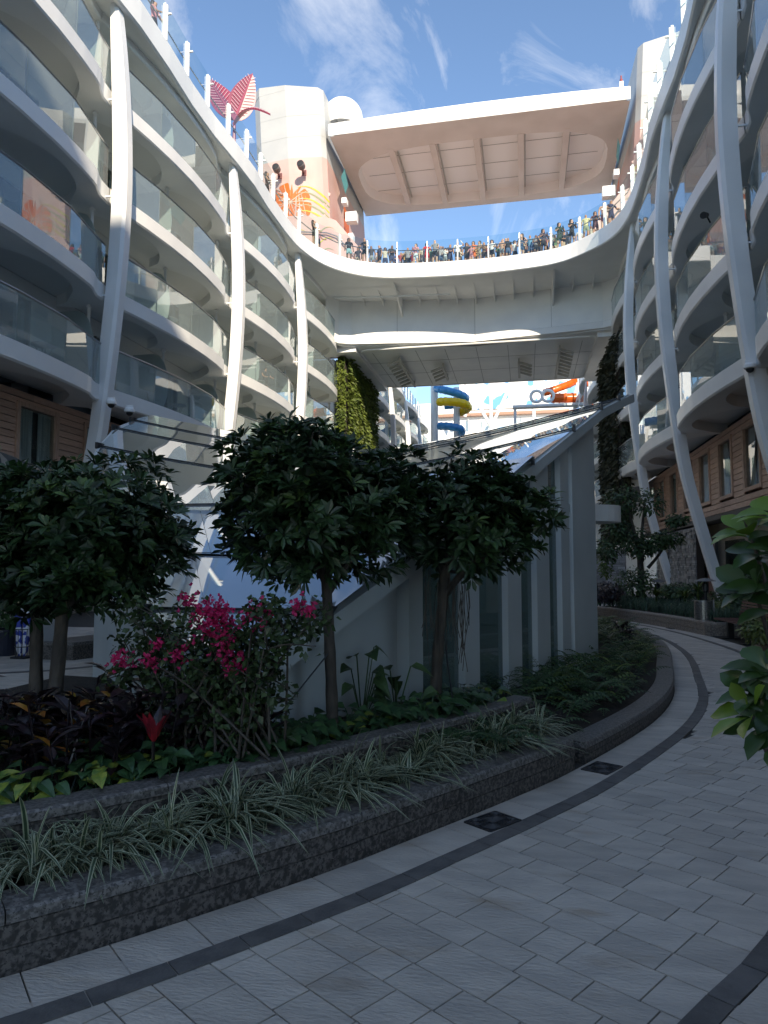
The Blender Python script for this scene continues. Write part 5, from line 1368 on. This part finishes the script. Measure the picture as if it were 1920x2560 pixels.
# stacked stone walls and the red door
ST = M('stacked_stone', (0.33, 0.315, 0.30), (0.22, 0.21, 0.205), ns=3, rough=0.8, isl=.28, bump=.5, bs=18, world=True)
def stone_wall(o, d, n, length, h, label, ch=.12):
    e = empty('stone_wall', o, 0, label, 'wall'); d = V(d); n = V(n); r_ = random.Random(int(length * 10)); k = MB()
    k.prism([(0, 0), (d.x * length, d.y * length), (d.x * length - n.x * .3, d.y * length - n.y * .3), (-n.x * .3, -n.y * .3)], 0, h); k.build('backing', WDARK, e)
    k = MB(); z = 0
    while z < h - .03:
        hh = ch * r_.uniform(.6, 1.2); x = -r_.random() * .2
        while x < length - .05:
            l = r_.uniform(.18, .62); a = max(0, x); b_ = min(length, x + l); q_ = r_.uniform(.02, .085)
            k.add([V((d.x * t, d.y * t, zz)) + n * w_ for zz in (z + .008, min(h, z + hh)) for t, w_ in ((a + .006, 0), (b_ - .006, 0), (b_ - .006, q_), (a + .006, q_))], [(3, 2, 6, 7), (0, 4, 5, 1), (4, 7, 6, 5), (0, 1, 2, 3), (0, 3, 7, 4), (1, 5, 6, 2)])
            x += l
        z += hh
    tag(k.build('stones', ST, e), kind='stuff')
stone_wall((7.0, 31.8, 0), (0, 1, 0), (-1, 0, 0), 9.0, 3.2, 'grey stacked-stone wall behind the leaning columns')
stone_wall((1.6, 36.5, 0), (1, 0, 0), (0, -1, 0), 3.2, 2.4, 'pale stacked-stone wall end beside the creeper')
DR = empty('door', (7.3, 30.4, 0), 0, 'dark red service door beside the stacked-stone wall', 'door')
k = MB(); k.box(-.05, .05, -.6, .6, 0, 2.6); k.build('leaf', M('red_door', (.14, .045, .035), rough=.5), DR)
k = MB(); k.box(-.09, -.05, .42, .5, 1.05, 1.1); k.box(-.09, -.08, .3, .5, 1.06, 1.09); k.build('handle', RAIL, DR)
k = MB(); k.box(-.07, .05, -.7, -.6, 0, 2.7); k.box(-.07, .05, .6, .7, 0, 2.7); k.build('frame', DARKM, DR)

# ------------------------------------------------------------------ the court on the left: umbrella stand, pot, screens, parasol
US = empty('umbrella_stand', tuple(on_z(57, 1645, 0)), 0, 'wire umbrella stand on the pale paving left of the trunks', 'umbrella stand')
k = MB(); k.box(-.14, .14, -.14, .14, 0, .03); k.build('base', DARKM, US)
k = MB()
for i in range(12):
    a = 2 * math.pi * i / 12; k.tube([(.12 * math.cos(a), .12 * math.sin(a), .02), (.14 * math.cos(a), .14 * math.sin(a), .5)], .006, 4)
for z in (.2, .5): k.tube([(.14 * math.cos(a * .52), .14 * math.sin(a * .52), z) for a in range(12)], .007, 4, closed=True)
k.build('wire_basket', DARKM, US)
UMB = M('blue_white_cloth', (0.72, 0.74, 0.80), (0.03, 0.06, 0.34), ns=9, rough=0.7, ramp=(.49, .53), detail=1)
for dx, lean, lab in ((-.05, -.06, 'folded blue and white umbrella with a wooden tip'), (.05, .05, 'second folded blue and white umbrella in the wire stand')):
    p_ = on_z(57, 1645, 0); e = empty('folded_umbrella', (p_.x + dx, p_.y - .02, .04), 0, lab, 'umbrella', 'folded umbrellas in the stand')
    k = MB(); pr = [(.02, 0), (.045, .1), (.065, .35), (.06, .5), (.085, .62), (.05, .72), (.07, .80), (.02, .86)]; n = 14; b0 = len(k.v)
    for r0, z in pr:
        for j in range(n): a = 2 * math.pi * j / n; rr_ = r0 * (1 + .22 * math.cos(a * 5 + z * 6)); k.v.append((rr_ * math.cos(a) + lean * z, rr_ * math.sin(a), z))
    for i in range(len(pr) - 1):
        for j in range(n): j2 = (j + 1) % n; k.f.append([b0 + i * n + j, b0 + i * n + j2, b0 + (i + 1) * n + j2, b0 + (i + 1) * n + j]); k.m.append(0)
    k.build('cloth', UMB, e, smooth=True)
    k = MB(); k.tube([(lean * .84, 0, .84), (lean * .98, 0, .98)], .016, 8); k.build('tip', M('wood_tip', (.62, .48, .28), rough=.5), e)
PT_ = on_z(15, 1640, 0); e = empty('plant_pot', (PT_.x - .1, PT_.y + .1, 0), 0, 'tall dark blue tapered pot at the left edge', 'plant pot')
k = MB(); k.lathe([(0, 0), (.19, 0), (.27, .42), (.29, .43), (.29, .47), (.25, .47), (.24, .40), (0, .40)], n=24); k.build('pot', M('navy_pot', (.018, .022, .04), rough=.4), e, smooth=False)
leafy('potted_plant', (PT_.x - .1, PT_.y + .1, .4), [((PT_.x - .1, PT_.y + .1, .75), (.38, .38, .4))], FERN, 'bushy green plant growing in the navy pot', 420, .16, .05, seed=50)
LD = empty('stone_ledge', tuple(on_z(80, 1648, 0)), R(0), 'granite ledge carrying dark glazed screens behind the trunks', 'ledge')
lp = LD.location
k = MB(); k.prism([(0, 0), (.78, 0), (1.9, 3.6), (.9, 3.6)], 0, .24); k.build('base', GRAN, LD)
k = MB(); k.prism([(-.02, -.02), (.80, -.02), (1.93, 3.62), (.88, 3.62)], .243, .30); k.build('coping', GRANT, LD)
for x, y, w_ in ((.10, .12, .26), (.95, .9, .10), (1.75, 3.35, .12)):
    k = MB(); k.box(x, x + w_, y, y + .2, .30, .92); k.build('screen_post', M('screen_post_grey', (.20, .21, .22), rough=.5), LD)
k = MB(); T = Matrix(((.31, 0, 0, .98), (.95, 0, 0, 1.0), (0, 1, 0, 0), (0, 0, 0, 1))); k.add([(1.0, 1.1, .34), (1.75, 3.35, .34), (1.75, 3.35, .88), (1.0, 1.1, .88)], [(0, 1, 2, 3)]); k.build('dark_glass', DOORG, LD)
k = MB(); k.tube([(.95, .9, .94), (1.8, 3.5, .94)], .025, 6); k.build('top_rail', RAIL, LD)
# parasol
AW = empty('parasol', (-9.25, 11.0, .30), 0, 'dark market parasol with cream stripes at the left edge', 'parasol')
k = MB(); k.tube([(0, 0, -.30), (0, 0, 3.1)], .035, 8); k.build('pole', WOODF, AW)
k = MB(); n = 40; ap = (0, 0, 3.3)
for j in range(n):
    a0, a1 = 2 * math.pi * j / n, 2 * math.pi * (j + 1) / n; mi = 1 if j % 5 == 0 else 0; pts = []
    for rr_, z in ((.08, 3.32), (.6, 3.12), (1.2, 2.72), (1.45, 2.35), (1.46, 2.2)): pts.append(((rr_ * math.cos(a0), rr_ * math.sin(a0), z), (rr_ * math.cos(a1), rr_ * math.sin(a1), z)))
    for (a, b_), (c, d) in zip(pts, pts[1:]): k.add([a, b_, d, c], [(0, 1, 2, 3)], mi)
k.build('canopy', [M('parasol_dark', (.012, .018, .018), rough=.8), M('parasol_cream', (.16, .14, .11), rough=.8)], AW)
k = MB(); k.lathe([(0, 3.48), (.05, 3.45), (.06, 3.38), (.03, 3.32)], n=10); k.build('finial', M('finial_wood', (.4, .3, .2)), AW)

# ------------------------------------------------------------------ security cameras
def cctv(p, nx, label):
    e = empty('security_camera', p, 0, label, 'security camera', 'security cameras on the columns')
    k = MB(); k.box(-.05, .05, .05, .20, -.02, .18); k.box(-.12, .12, -.02, .12, .12, .2); k.build('bracket', WHITE, e)
    k = MB(); k.lathe([(0, .13), (.12, .12), (.15, .07), (.15, .0), (.13, -.02), (0, -.02)], n=18); k.build('housing', WHITE, e, smooth=False)
    k = MB(); k.lathe([(.10 * math.cos(R(a)), -.02 - .10 * math.sin(R(a))) for a in range(0, 91, 15)], n=16); k.build('dome', BLACK, e, smooth=True)
cctv(tuple(on_y(278, 1010, 18.75)), 1, 'white dome camera on the near column above the cedar window')
cctv(tuple(on_y(324, 1030, 18.95)), 1, 'smaller white dome camera on the roof side of the same column')
cctv(tuple(on_y(1875, 920, 18.85)), -1, 'white dome camera on the column over the bench side')
e = empty('spot_camera', tuple(on_y(1766, 538, 19.4)), 0, 'small black spotlight clipped to a balcony rim by the column', 'spotlight')
k = MB(); k.tube([(0, 0, 0), (-.12, -.18, -.08)], [.07, .09], 10); k.build('body', BLACK, e)
k = MB(); k.beam((0, 0, 0), (.12, .12, -.16), .03, .03); k.build('arm', BLACK, e)

# ------------------------------------------------------------------ balcony tables and chairs
TT = M('table_top', (0.42, 0.43, 0.43), rough=0.4)
def table(x, y, z, label):
    e = empty('bistro_table', (x, y, z), rnd.uniform(0, 3), label, 'table', 'bistro tables on the balconies')
    k = MB(); k.lathe([(0, .72), (.33, .72), (.35, .735), (.33, .75), (0, .75)], n=22); k.build('top', TT, e)
    for i in range(4):
        a = math.pi / 2 * i; k = MB(); k.tube(catmull([(.28 * math.cos(a), .28 * math.sin(a), 0), (.12 * math.cos(a), .12 * math.sin(a), .35), (.25 * math.cos(a), .25 * math.sin(a), .72)], 4), .013, 5); k.build('leg', RAIL, e)
    k = MB(); k.tube([(.13 * math.cos(a * .63), .13 * math.sin(a * .63), .35) for a in range(10)], .01, 4, closed=True); k.build('ring', RAIL, e)
def lv(i): return Z0 + DH * i + .04
table(-13.15, 25.0, lv(0), 'round bistro table on the lowest balcony just past the near column')
table(-13.2, 17.3, lv(0), 'round bistro table on the lowest balcony before the near column')
table(-13.15, 24.2, lv(1), 'round bistro table one storey above the lowest balcony')
table(-13.15, 17.2, lv(2), 'round bistro table high on the balcony reflecting the orange leaf')
table(-13.15, 17.6, lv(1), 'round bistro table on the second balcony before the near column')
table(-13.2, 33.6, lv(1), 'round bistro table on the balcony where a guest sits')
table(-13.2, 17.0, lv(3), 'round bistro table on the uppermost balcony before the near column')
def chair(x, y, z, rz, label):
    e = empty('balcony_chair', (x, y, z), rz, label, 'chair', 'chairs on the balconies')
    k = MB(); k.box(-.24, .24, -.24, .24, .40, .43); k.build('seat', M('mesh_seat', (.12, .12, .13), rough=.7), e)
    k = MB(); T = Matrix.Translation((0, .25, .68)) @ Matrix.Rotation(R(-12), 4, 'X'); k.box(-.23, .23, -.015, .015, -.27, .27, 0, T); k.build('backrest', M('mesh_back', (.12, .12, .13), rough=.7), e)
    for sx in (-1, 1):
        for sy in (-1, 1): k = MB(); k.tube([(sx * .22, sy * .22, 0), (sx * .23, sy * .23, .62 if sy < 0 else .42)], .013, 5); k.build('leg', RAIL, e)
        k = MB(); k.tube([(sx * .23, -.23, .62), (sx * .23, .27, .64)], .014, 5); k.build('armrest', RAIL, e)
chair(-13.5, 24.0, lv(0), 2.0, 'mesh chair beside the table past the near column')
chair(-13.4, 16.3, lv(0), 1.2, 'mesh chair beside the table before the near column')
chair(-13.5, 34.3, lv(1), 2.4, 'mesh chair beside the table where a guest sits')
for i, (x, y, l, rz, lab) in enumerate(((-13.5, 26.1, 1, 2.2, 'mesh chair facing the rail one storey above the lowest balcony'), (-13.4, 16.2, 2, 1.0, 'mesh chair high up beside the table under the orange reflection'), (-13.45, 31.2, 0, 2.3, 'mesh chair on the lowest balcony past the second column'), (-13.45, 30.8, 2, 2.3, 'mesh chair on the third balcony past the second column'), (6.6, 25.2, 0, -1.8, 'mesh chair on the lowest balcony over the cedar windows'), (6.6, 25.6, 2, -1.6, 'mesh chair on the third balcony facing the court'))):
    chair(x, y, lv(l), rz, lab)
for x, y, l, lab in ((-13.2, 32.2, 0, 'round bistro table on the lowest balcony past the second column'), (6.4, 24.2, 1, 'round bistro table over the cedar windows across the court'), (-13.2, 31.7, 2, 'round bistro table on the third balcony past the second column')):
    table(x, y, lv(l), lab)
# ------------------------------------------------------------------ people at the rail
SKINS = [M('skin_light', (0.56, 0.32, 0.22), rough=.55), M('skin_tan', (0.40, 0.20, 0.12), rough=.55), M('skin_brown', (0.20, 0.095, 0.055), rough=.55)]
HAIR = {'k': M('hair_black', (.012, .01, .01), rough=.5), 'b': M('hair_brown', (.06, .032, .018), rough=.5), 'y': M('hair_blond', (.32, .2, .09), rough=.5)}
CL = {}
def cloth(c):
    if c not in CL: CL[c] = M('cloth_%d' % len(CL), c, tuple(x * .75 for x in c), ns=9, rough=.85)
    return CL[c]
def body(pose, long_hair=False, slim=1.0):
    """one continuous skinned figure, 1.72 m, facing -Y"""
    J = {'pel': ((0, 0, .95), .13), 'bel': ((0, 0, 1.08), .12 * slim), 'che': ((0, 0, 1.28), .15 * slim), 'nek': ((0, .01, 1.46), .055), 'hed': ((0, -.01, 1.56), .088), 'top': ((0, 0, 1.65), .085)}
    Ed = [('pel', 'bel'), ('bel', 'che'), ('che', 'nek'), ('nek', 'hed'), ('hed', 'top')]
    J['nos'] = ((0, -.105, 1.555), .016); Ed.append(('hed', 'nos'))
    st = {'walk': .12}.get(pose, .0)
    for s_, n in ((-1, 'l'), (1, 'r')):
        J['hip' + n] = ((s_ * .095, 0, .88), .095); J['kne' + n] = ((s_ * .11, -.02 + s_ * st, .50), .062); J['ank' + n] = ((s_ * .12, .02 + s_ * st * 1.3, .09), .042); J['toe' + n] = ((s_ * .135, -.13 + s_ * st * 1.3, .035), .034)
        Ed += [('pel', 'hip' + n), ('hip' + n, 'kne' + n), ('kne' + n, 'ank' + n), ('ank' + n, 'toe' + n)]
        J['sho' + n] = ((s_ * .185, 0, 1.40), .062)
        if pose == 'phone': el, wr, ha = (s_ * .25, -.10, 1.14), (s_ * .09, -.28, 1.30), (s_ * .05, -.33, 1.37)
        elif pose == 'lean': el, wr, ha = (s_ * .27, -.12, 1.15), (s_ * .22, -.36, 1.04), (s_ * .18, -.43, 1.05)
        elif pose == 'hips': el, wr, ha = (s_ * .38, .06, 1.16), (s_ * .21, -.05, 1.00), (s_ * .16, -.09, .98)
        elif pose == 'shade' and s_ > 0: el, wr, ha = (.36, -.12, 1.42), (.16, -.16, 1.62), (.09, -.16, 1.66)
        elif pose == 'cross': el, wr, ha = (s_ * .26, -.08, 1.13), (s_ * .02, -.19, 1.17), (-s_ * .07, -.19, 1.19)
        else: el, wr, ha = (s_ * .25, .02, 1.14), (s_ * .27, -.04, .90), (s_ * .265, -.06, .82)
        J['elb' + n] = (el, .043); J['wri' + n] = (wr, .032); J['han' + n] = (ha, .036)
        Ed += [('che', 'sho' + n), ('sho' + n, 'elb' + n), ('elb' + n, 'wri' + n), ('wri' + n, 'han' + n)]
    names = list(J); idx = {n: i for i, n in enumerate(names)}
    me = bpy.data.meshes.new('figure'); me.from_pydata([J[n][0] for n in names], [(idx[a], idx[b]) for a, b in Ed], [])
    o = bpy.data.objects.new('figure', me); COL.objects.link(o)
    o.modifiers.new('skin', 'SKIN'); ss = o.modifiers.new('sub', 'SUBSURF'); ss.levels = 1; ss.render_levels = 1
    for i, n in enumerate(names):
        v_ = me.skin_vertices[0].data[i]; r0 = J[n][1]; fl = .72 if n in ('pel', 'bel', 'che') else 1.0
        v_.radius = (r0 * (1.15 if fl < 1 else 1), r0 * fl) if fl < 1 else (r0, r0); v_.use_root = (n == 'pel')
    dg = bpy.context.evaluated_depsgraph_get(); m2 = bpy.data.meshes.new_from_object(o.evaluated_get(dg)); bpy.data.objects.remove(o); bpy.data.meshes.remove(me)
    for q_ in SKINS[:1] * 4: m2.materials.append(q_)
    for f in m2.polygons:
        c = f.center; mi = 0; f.use_smooth = True
        arm = abs(c.x) > .20 or (c.y < -.16 and c.z > .85 and c.z < 1.5) or (pose == 'shade' and c.x > .12 and c.z > 1.45)
        if c.z > 1.48 and not (abs(c.x) > .12):
            if c.z > 1.63 or c.y > .035: mi = 3
        elif arm: mi = 1 if (c.z > 1.24 and abs(c.x) < .25) else 0
        elif c.z > .98: mi = 1 if c.z < 1.44 else 0
        elif c.z > .66: mi = 2
        elif c.z > .12: mi = 4
        else: mi = 4
        f.material_index = min(mi, 3) if mi != 4 else 2 if False else 0
        if mi == 4 and c.z < .66: f.material_index = 0
    return m2
BOD = {ps: body(ps, slim=sl) for ps, sl in (('stand', 1), ('phone', 1), ('lean', 1), ('hips', .92), ('shade', 1), ('cross', .95), ('walk', 1))}
HM = MB(); HM.lathe([(0, .115), (.06, .105), (.098, .06), (.108, .0), (.105, -.08), (.1, -.2), (.07, -.27), (.0, -.28)], n=12)
HM.v = [(x, y * .8 + .045 + (0.02 if z > 0 else .02), z) for x, y, z in HM.v]
FINE = resample(EDGE, .2)
def person(u, dy, pose, skin, hair, top, bot, label, long=False, sc_=1.0, turn=0.0, zoff=0.0, ybase=None):
    # stands on the deck plate behind the rail, at the photo column u
    yy = ybase if ybase else None
    if yy is None:
        for cand_ in [42.9, 42.5, 42.0, 41.5, 41, 40.5, 40, 39.5, 39, 38.5, 38]:
            p_ = on_y(u, 660, cand_); ok = [q_ for q_ in FINE if abs(q_[0] - p_.x) < .3 and q_[1] > 34.6]
            ey = max((q_[1] for q_ in ok), default=42)
            if cand_ <= ey + .95: yy = max(cand_, ey + .5); break
        yy = (yy or 42.5) + dy
    p_ = on_y(u, 640, yy)
    e = empty('person', (p_.x, yy, 20.06 + zoff), turn, label, 'person', 'onlookers along the upper rail'); e.scale = (sc_,) * 3
    o = bpy.data.objects.new('body', BOD[pose]); COL.objects.link(o); o.parent = e
    for i, m_ in enumerate((SKINS[skin], cloth(top), cloth(bot), HAIR[hair])): o.material_slots[i].link = 'OBJECT'; o.material_slots[i].material = m_
    if long:
        hh = HM_O['m']
        if hh is None:
            ob = HM.build('hair', HAIR[hair], e, smooth=True); HM_O['m'] = ob.data
        else: ob = bpy.data.objects.new('hair', hh); COL.objects.link(ob); ob.parent = e
        ob.location = (0, 0, 1.60); ob.material_slots[0].link = 'OBJECT'; ob.material_slots[0].material = HAIR[hair]
HM_O = {'m': None}
BK_, WH_, GY, RD, NV, BE, PK, OR_, GN, YL, DN, LB = (.02, .02, .022), (.72, .72, .70), (.26, .26, .27), (.62, .02, .03), (.03, .04, .09), (.42, .33, .24), (.65, .28, .30), (.75, .16, .04), (.03, .06, .05), (.66, .60, .33), (.06, .11, .2), (.12, .3, .45)
SK_ = (.56, .32, .22)
CROWD = [
 (873, .1, 'stand', 2, 'k', BK_, (.3, .45, .45), 'person in black top and pale teal trousers by the pink stair wall', True),
 (915, .0, 'lean', 1, 'k', BK_, BK_, 'person in black shirt and shorts leaning just right of the pink stair wall', False),
 (931, .5, 'stand', 2, 'k', (.06, .06, .07), GY, 'person in charcoal shirt and grey shorts behind the black-shirted leaner', False),
 (952, .7, 'stand', 1, 'k', NV, BK_, 'person in navy shirt standing back before the white picket rail', False),
 (975, .4, 'cross', 2, 'k', BK_, NV, 'tall person in black behind the rail post with arms crossed', False, 1.08),
 (1004, .9, 'stand', 1, 'b', (.35, .07, .08), GY, 'person in dull red top behind the white picket rail', False),
 (1022, .8, 'lean', 1, 'k', GY, BK_, 'person in grey top behind the picket rail end', False),
 (1040, .0, 'phone', 0, 'b', PK, WH_, 'person in pink top and white shorts next to the red jersey', True, .9),
 (1049, .8, 'stand', 0, 'y', BE, BE, 'blond person in beige behind the pink top', True),
 (1060, .75, 'stand', 0, 'b', (.5, .45, .35), GY, 'person in cream shirt behind the red jersey', False),
 (1067, .05, 'lean', 2, 'k', RD, RD, 'person in a bright red jersey at the glass', True, .95),
 (1086, .2, 'lean', 0, 'b', GY, BK_, 'person in grey hoodie right of the red jersey', False),
 (1103, .25, 'stand', 1, 'k', (.33, .33, .34), DN, 'person in light grey shirt and denim shorts left of the white vest', False),
 (1116, .0, 'phone', 0, 'b', WH_, GY, 'person in white top stooping low at the glass', True, .86),
 (1112, .85, 'stand', 2, 'k', BK_, BK_, 'person in black behind the stooping white top', False),
 (1130, .5, 'cross', 1, 'k', NV, NV, 'person in dark blue with crossed arms beside the white vest', False),
 (1142, .05, 'shade', 1, 'k', WH_, BK_, 'person in white shirt and black trousers shading the eyes', False, 1.06),
 (1163, .2, 'stand', 1, 'k', BK_, BK_, 'person in all black left of the orange bikini', True),
 (1181, .3, 'hips', 1, 'b', OR_, OR_, 'person in an orange bikini with hands on hips', True),
 (1177, .0, 'lean', 0, 'b', PK, PK, 'person in pale pink crouched before the orange bikini', True, .8),
 (1203, .0, 'lean', 1, 'k', BE, BE, 'person in tan leaning low on the rail', True, .86),
 (1209, .6, 'phone', 1, 'b', (.22, .14, .09), BK_, 'person in brown shirt taking a photo over the tan one', False),
 (1236, .4, 'phone', 1, 'k', (.24, .2, .18), GY, 'long-haired person in taupe holding a phone', True),
 (1227, .0, 'lean', 0, 'k', WH_, BK_, 'person in white top and sunglasses bending at the glass', True, .84),
 (1257, .3, 'cross', 0, 'b', SK_, OR_, 'bare-chested person with orange shorts', False),
 (1254, -.05, 'lean', 1, 'b', SK_, GY, 'bare-shouldered person crouched low before the orange shorts', False, .8),
 (1273, .4, 'stand', 1, 'k', BK_, DN, 'person in black tee and denim by the fourth rail post', False),
 (1301, .5, 'hips', 0, 'b', BK_, BK_, 'brown-haired person in black above the denim shirt', True),
 (1303, .0, 'lean', 0, 'k', DN, DN, 'person in a denim shirt crouching at the glass', True, .82),
 (1322, .45, 'stand', 1, 'k', LB, DN, 'tall person in a light blue shirt', False, 1.08),
 (1338, .3, 'cross', 2, 'k', GY, BK_, 'person in grey and black right of the blue shirt', False),
 (1356, .2, 'phone', 1, 'k', (.09, .07, .09), BK_, 'person in dark patterned top holding a phone', True),
 (1377, .4, 'stand', 0, 'b', WH_, NV, 'person in white tee and navy shorts', False, 1.03),
 (1401, .2, 'phone', 0, 'k', GN, GN, 'person in a dark green swimsuit', True, 1.05),
 (1421, .1, 'lean', 0, 'b', GY, GY, 'person in grey bending beside the black swimsuit', False, .8),
 (1435, .1, 'phone', 0, 'k', BK_, BK_, 'tall person in a black swimsuit looking at a phone', True, 1.1),
 (1467, .1, 'stand', 1, 'b', YL, (.25, .3, .2), 'person in a pale yellow patterned shirt', False, 1.05),
 (1491, .1, 'cross', 1, 'b', (.12, .05, .06), (.12, .05, .06), 'person in a dark patterned bikini with arms folded', True, 1.02),
 (1515, .3, 'stand', 0, 'k', SK_, (.3, .04, .05), 'bare-chested person in a cap near the deck corner', False, 1.08),
 (1533, .3, 'lean', 1, 'k', NV, NV, 'person in dark blue at the deck corner', False),
]
ADJ = [((.55, .5, .4), 'sand'), ((.05, .05, .06), 'black'), ((.30, .05, .06), 'maroon'), ((.1, .14, .3), 'royal blue'), ((.55, .56, .56), 'pale grey'), ((.1, .2, .12), 'forest green'), ((.6, .35, .12), 'mustard')]
r2 = random.Random(4)
for a_, b_, ref in zip((895, 942, 963, 990, 1014, 1032, 1076, 1094, 1122, 1150, 1171, 1192, 1219, 1246, 1265, 1288, 1312, 1330, 1347, 1366, 1388, 1411, 1450, 1479), range(24), ('the pink stair wall', 'the first clear pane', 'the black cap', 'the picket rail', 'the picket rail middle', 'the pink top', 'the red jersey', 'the grey hoodie', 'the white shirt', 'the all-black figure', 'the orange bikini', 'the tan leaner', 'the brown shirt', 'the taupe top', 'the orange shorts', 'the black tee', 'the denim shirt', 'the blue shirt', 'the grey and black pair', 'the patterned top', 'the white tee', 'the green swimsuit', 'the black swimsuit', 'the yellow shirt')):
    c_ = ADJ[(b_ * 3 + 1) % 7]
    person(a_, r2.uniform(.8, 1.5), r2.choice(('stand', 'phone', 'cross', 'hips', 'shade')), r2.randrange(3), r2.choice('kkb'), c_[0], r2.choice((BK_, GY, NV, BE)), 'back-row onlooker in ' + c_[1] + ' half hidden beside ' + ref, r2.random() < .4, r2.uniform(.98, 1.1), r2.uniform(-.8, .8))
for i, t in enumerate(CROWD):
    person(t[0] + rnd.uniform(-5, 5), t[1] + rnd.uniform(-.1, .2), *t[2:7], t[7], t[8], (t[9] if len(t) > 9 else 1.0) * rnd.uniform(.95, 1.1), rnd.uniform(-.9, .9))
for u, y, tp, lab in ((668, 33.2, BK_, 'person in black behind the side rail below the tower'), (672, 34.2, (.5, .1, .1), 'person in dull red behind the side rail below the tower'), (785, 38.6, BK_, 'person in black leaning at the side rail before the palm mural'), (803, 39.6, PK, 'person in pink at the side rail before the palm mural'), (412, 21.9, PK, 'person in pink at the side rail near the top edge')):
    p_ = on_y(u, 500, y); x = -12.75 if y < 36 else -11.9
    e_ = person(u, 0, 'lean', 1, 'k', tp, BK_, lab, True, 1.0, R(90), 0, y)
    o = bpy.data.objects[[q_.name for q_ in bpy.data.objects if q_.get('label') == lab][0]]; o.location = (x, y, 20.06)
# guest seated on a balcony
e = empty('person', (-13.1, 34.2, lv(1)), R(60), 'guest in a black vest standing on a balcony behind the glass', 'person')
o = bpy.data.objects.new('body', BOD['lean']); COL.objects.link(o); o.parent = e
for i, m_ in enumerate((SKINS[1], cloth(BK_), cloth(BK_), HAIR['k'])): o.material_slots[i].link = 'OBJECT'; o.material_slots[i].material = m_
# white picket rail behind the crowd
PR = empty('picket_rail', (-7.2, 44.0, 20.06), 0, 'white slanting picket rail behind the crowd', 'railing')
for i in range(13):
    k = MB(); k.beam((-1.2 + i * .2, 0, 0), (-1.02 + i * .2, 0, .75 + .05 * i), .05, .05); k.build('picket', WHITE, PR)
k = MB(); k.beam((-1.1, 0, .75), (1.5, 0, 1.4), .06, .05); k.build('top_rail', WHITE, PR)
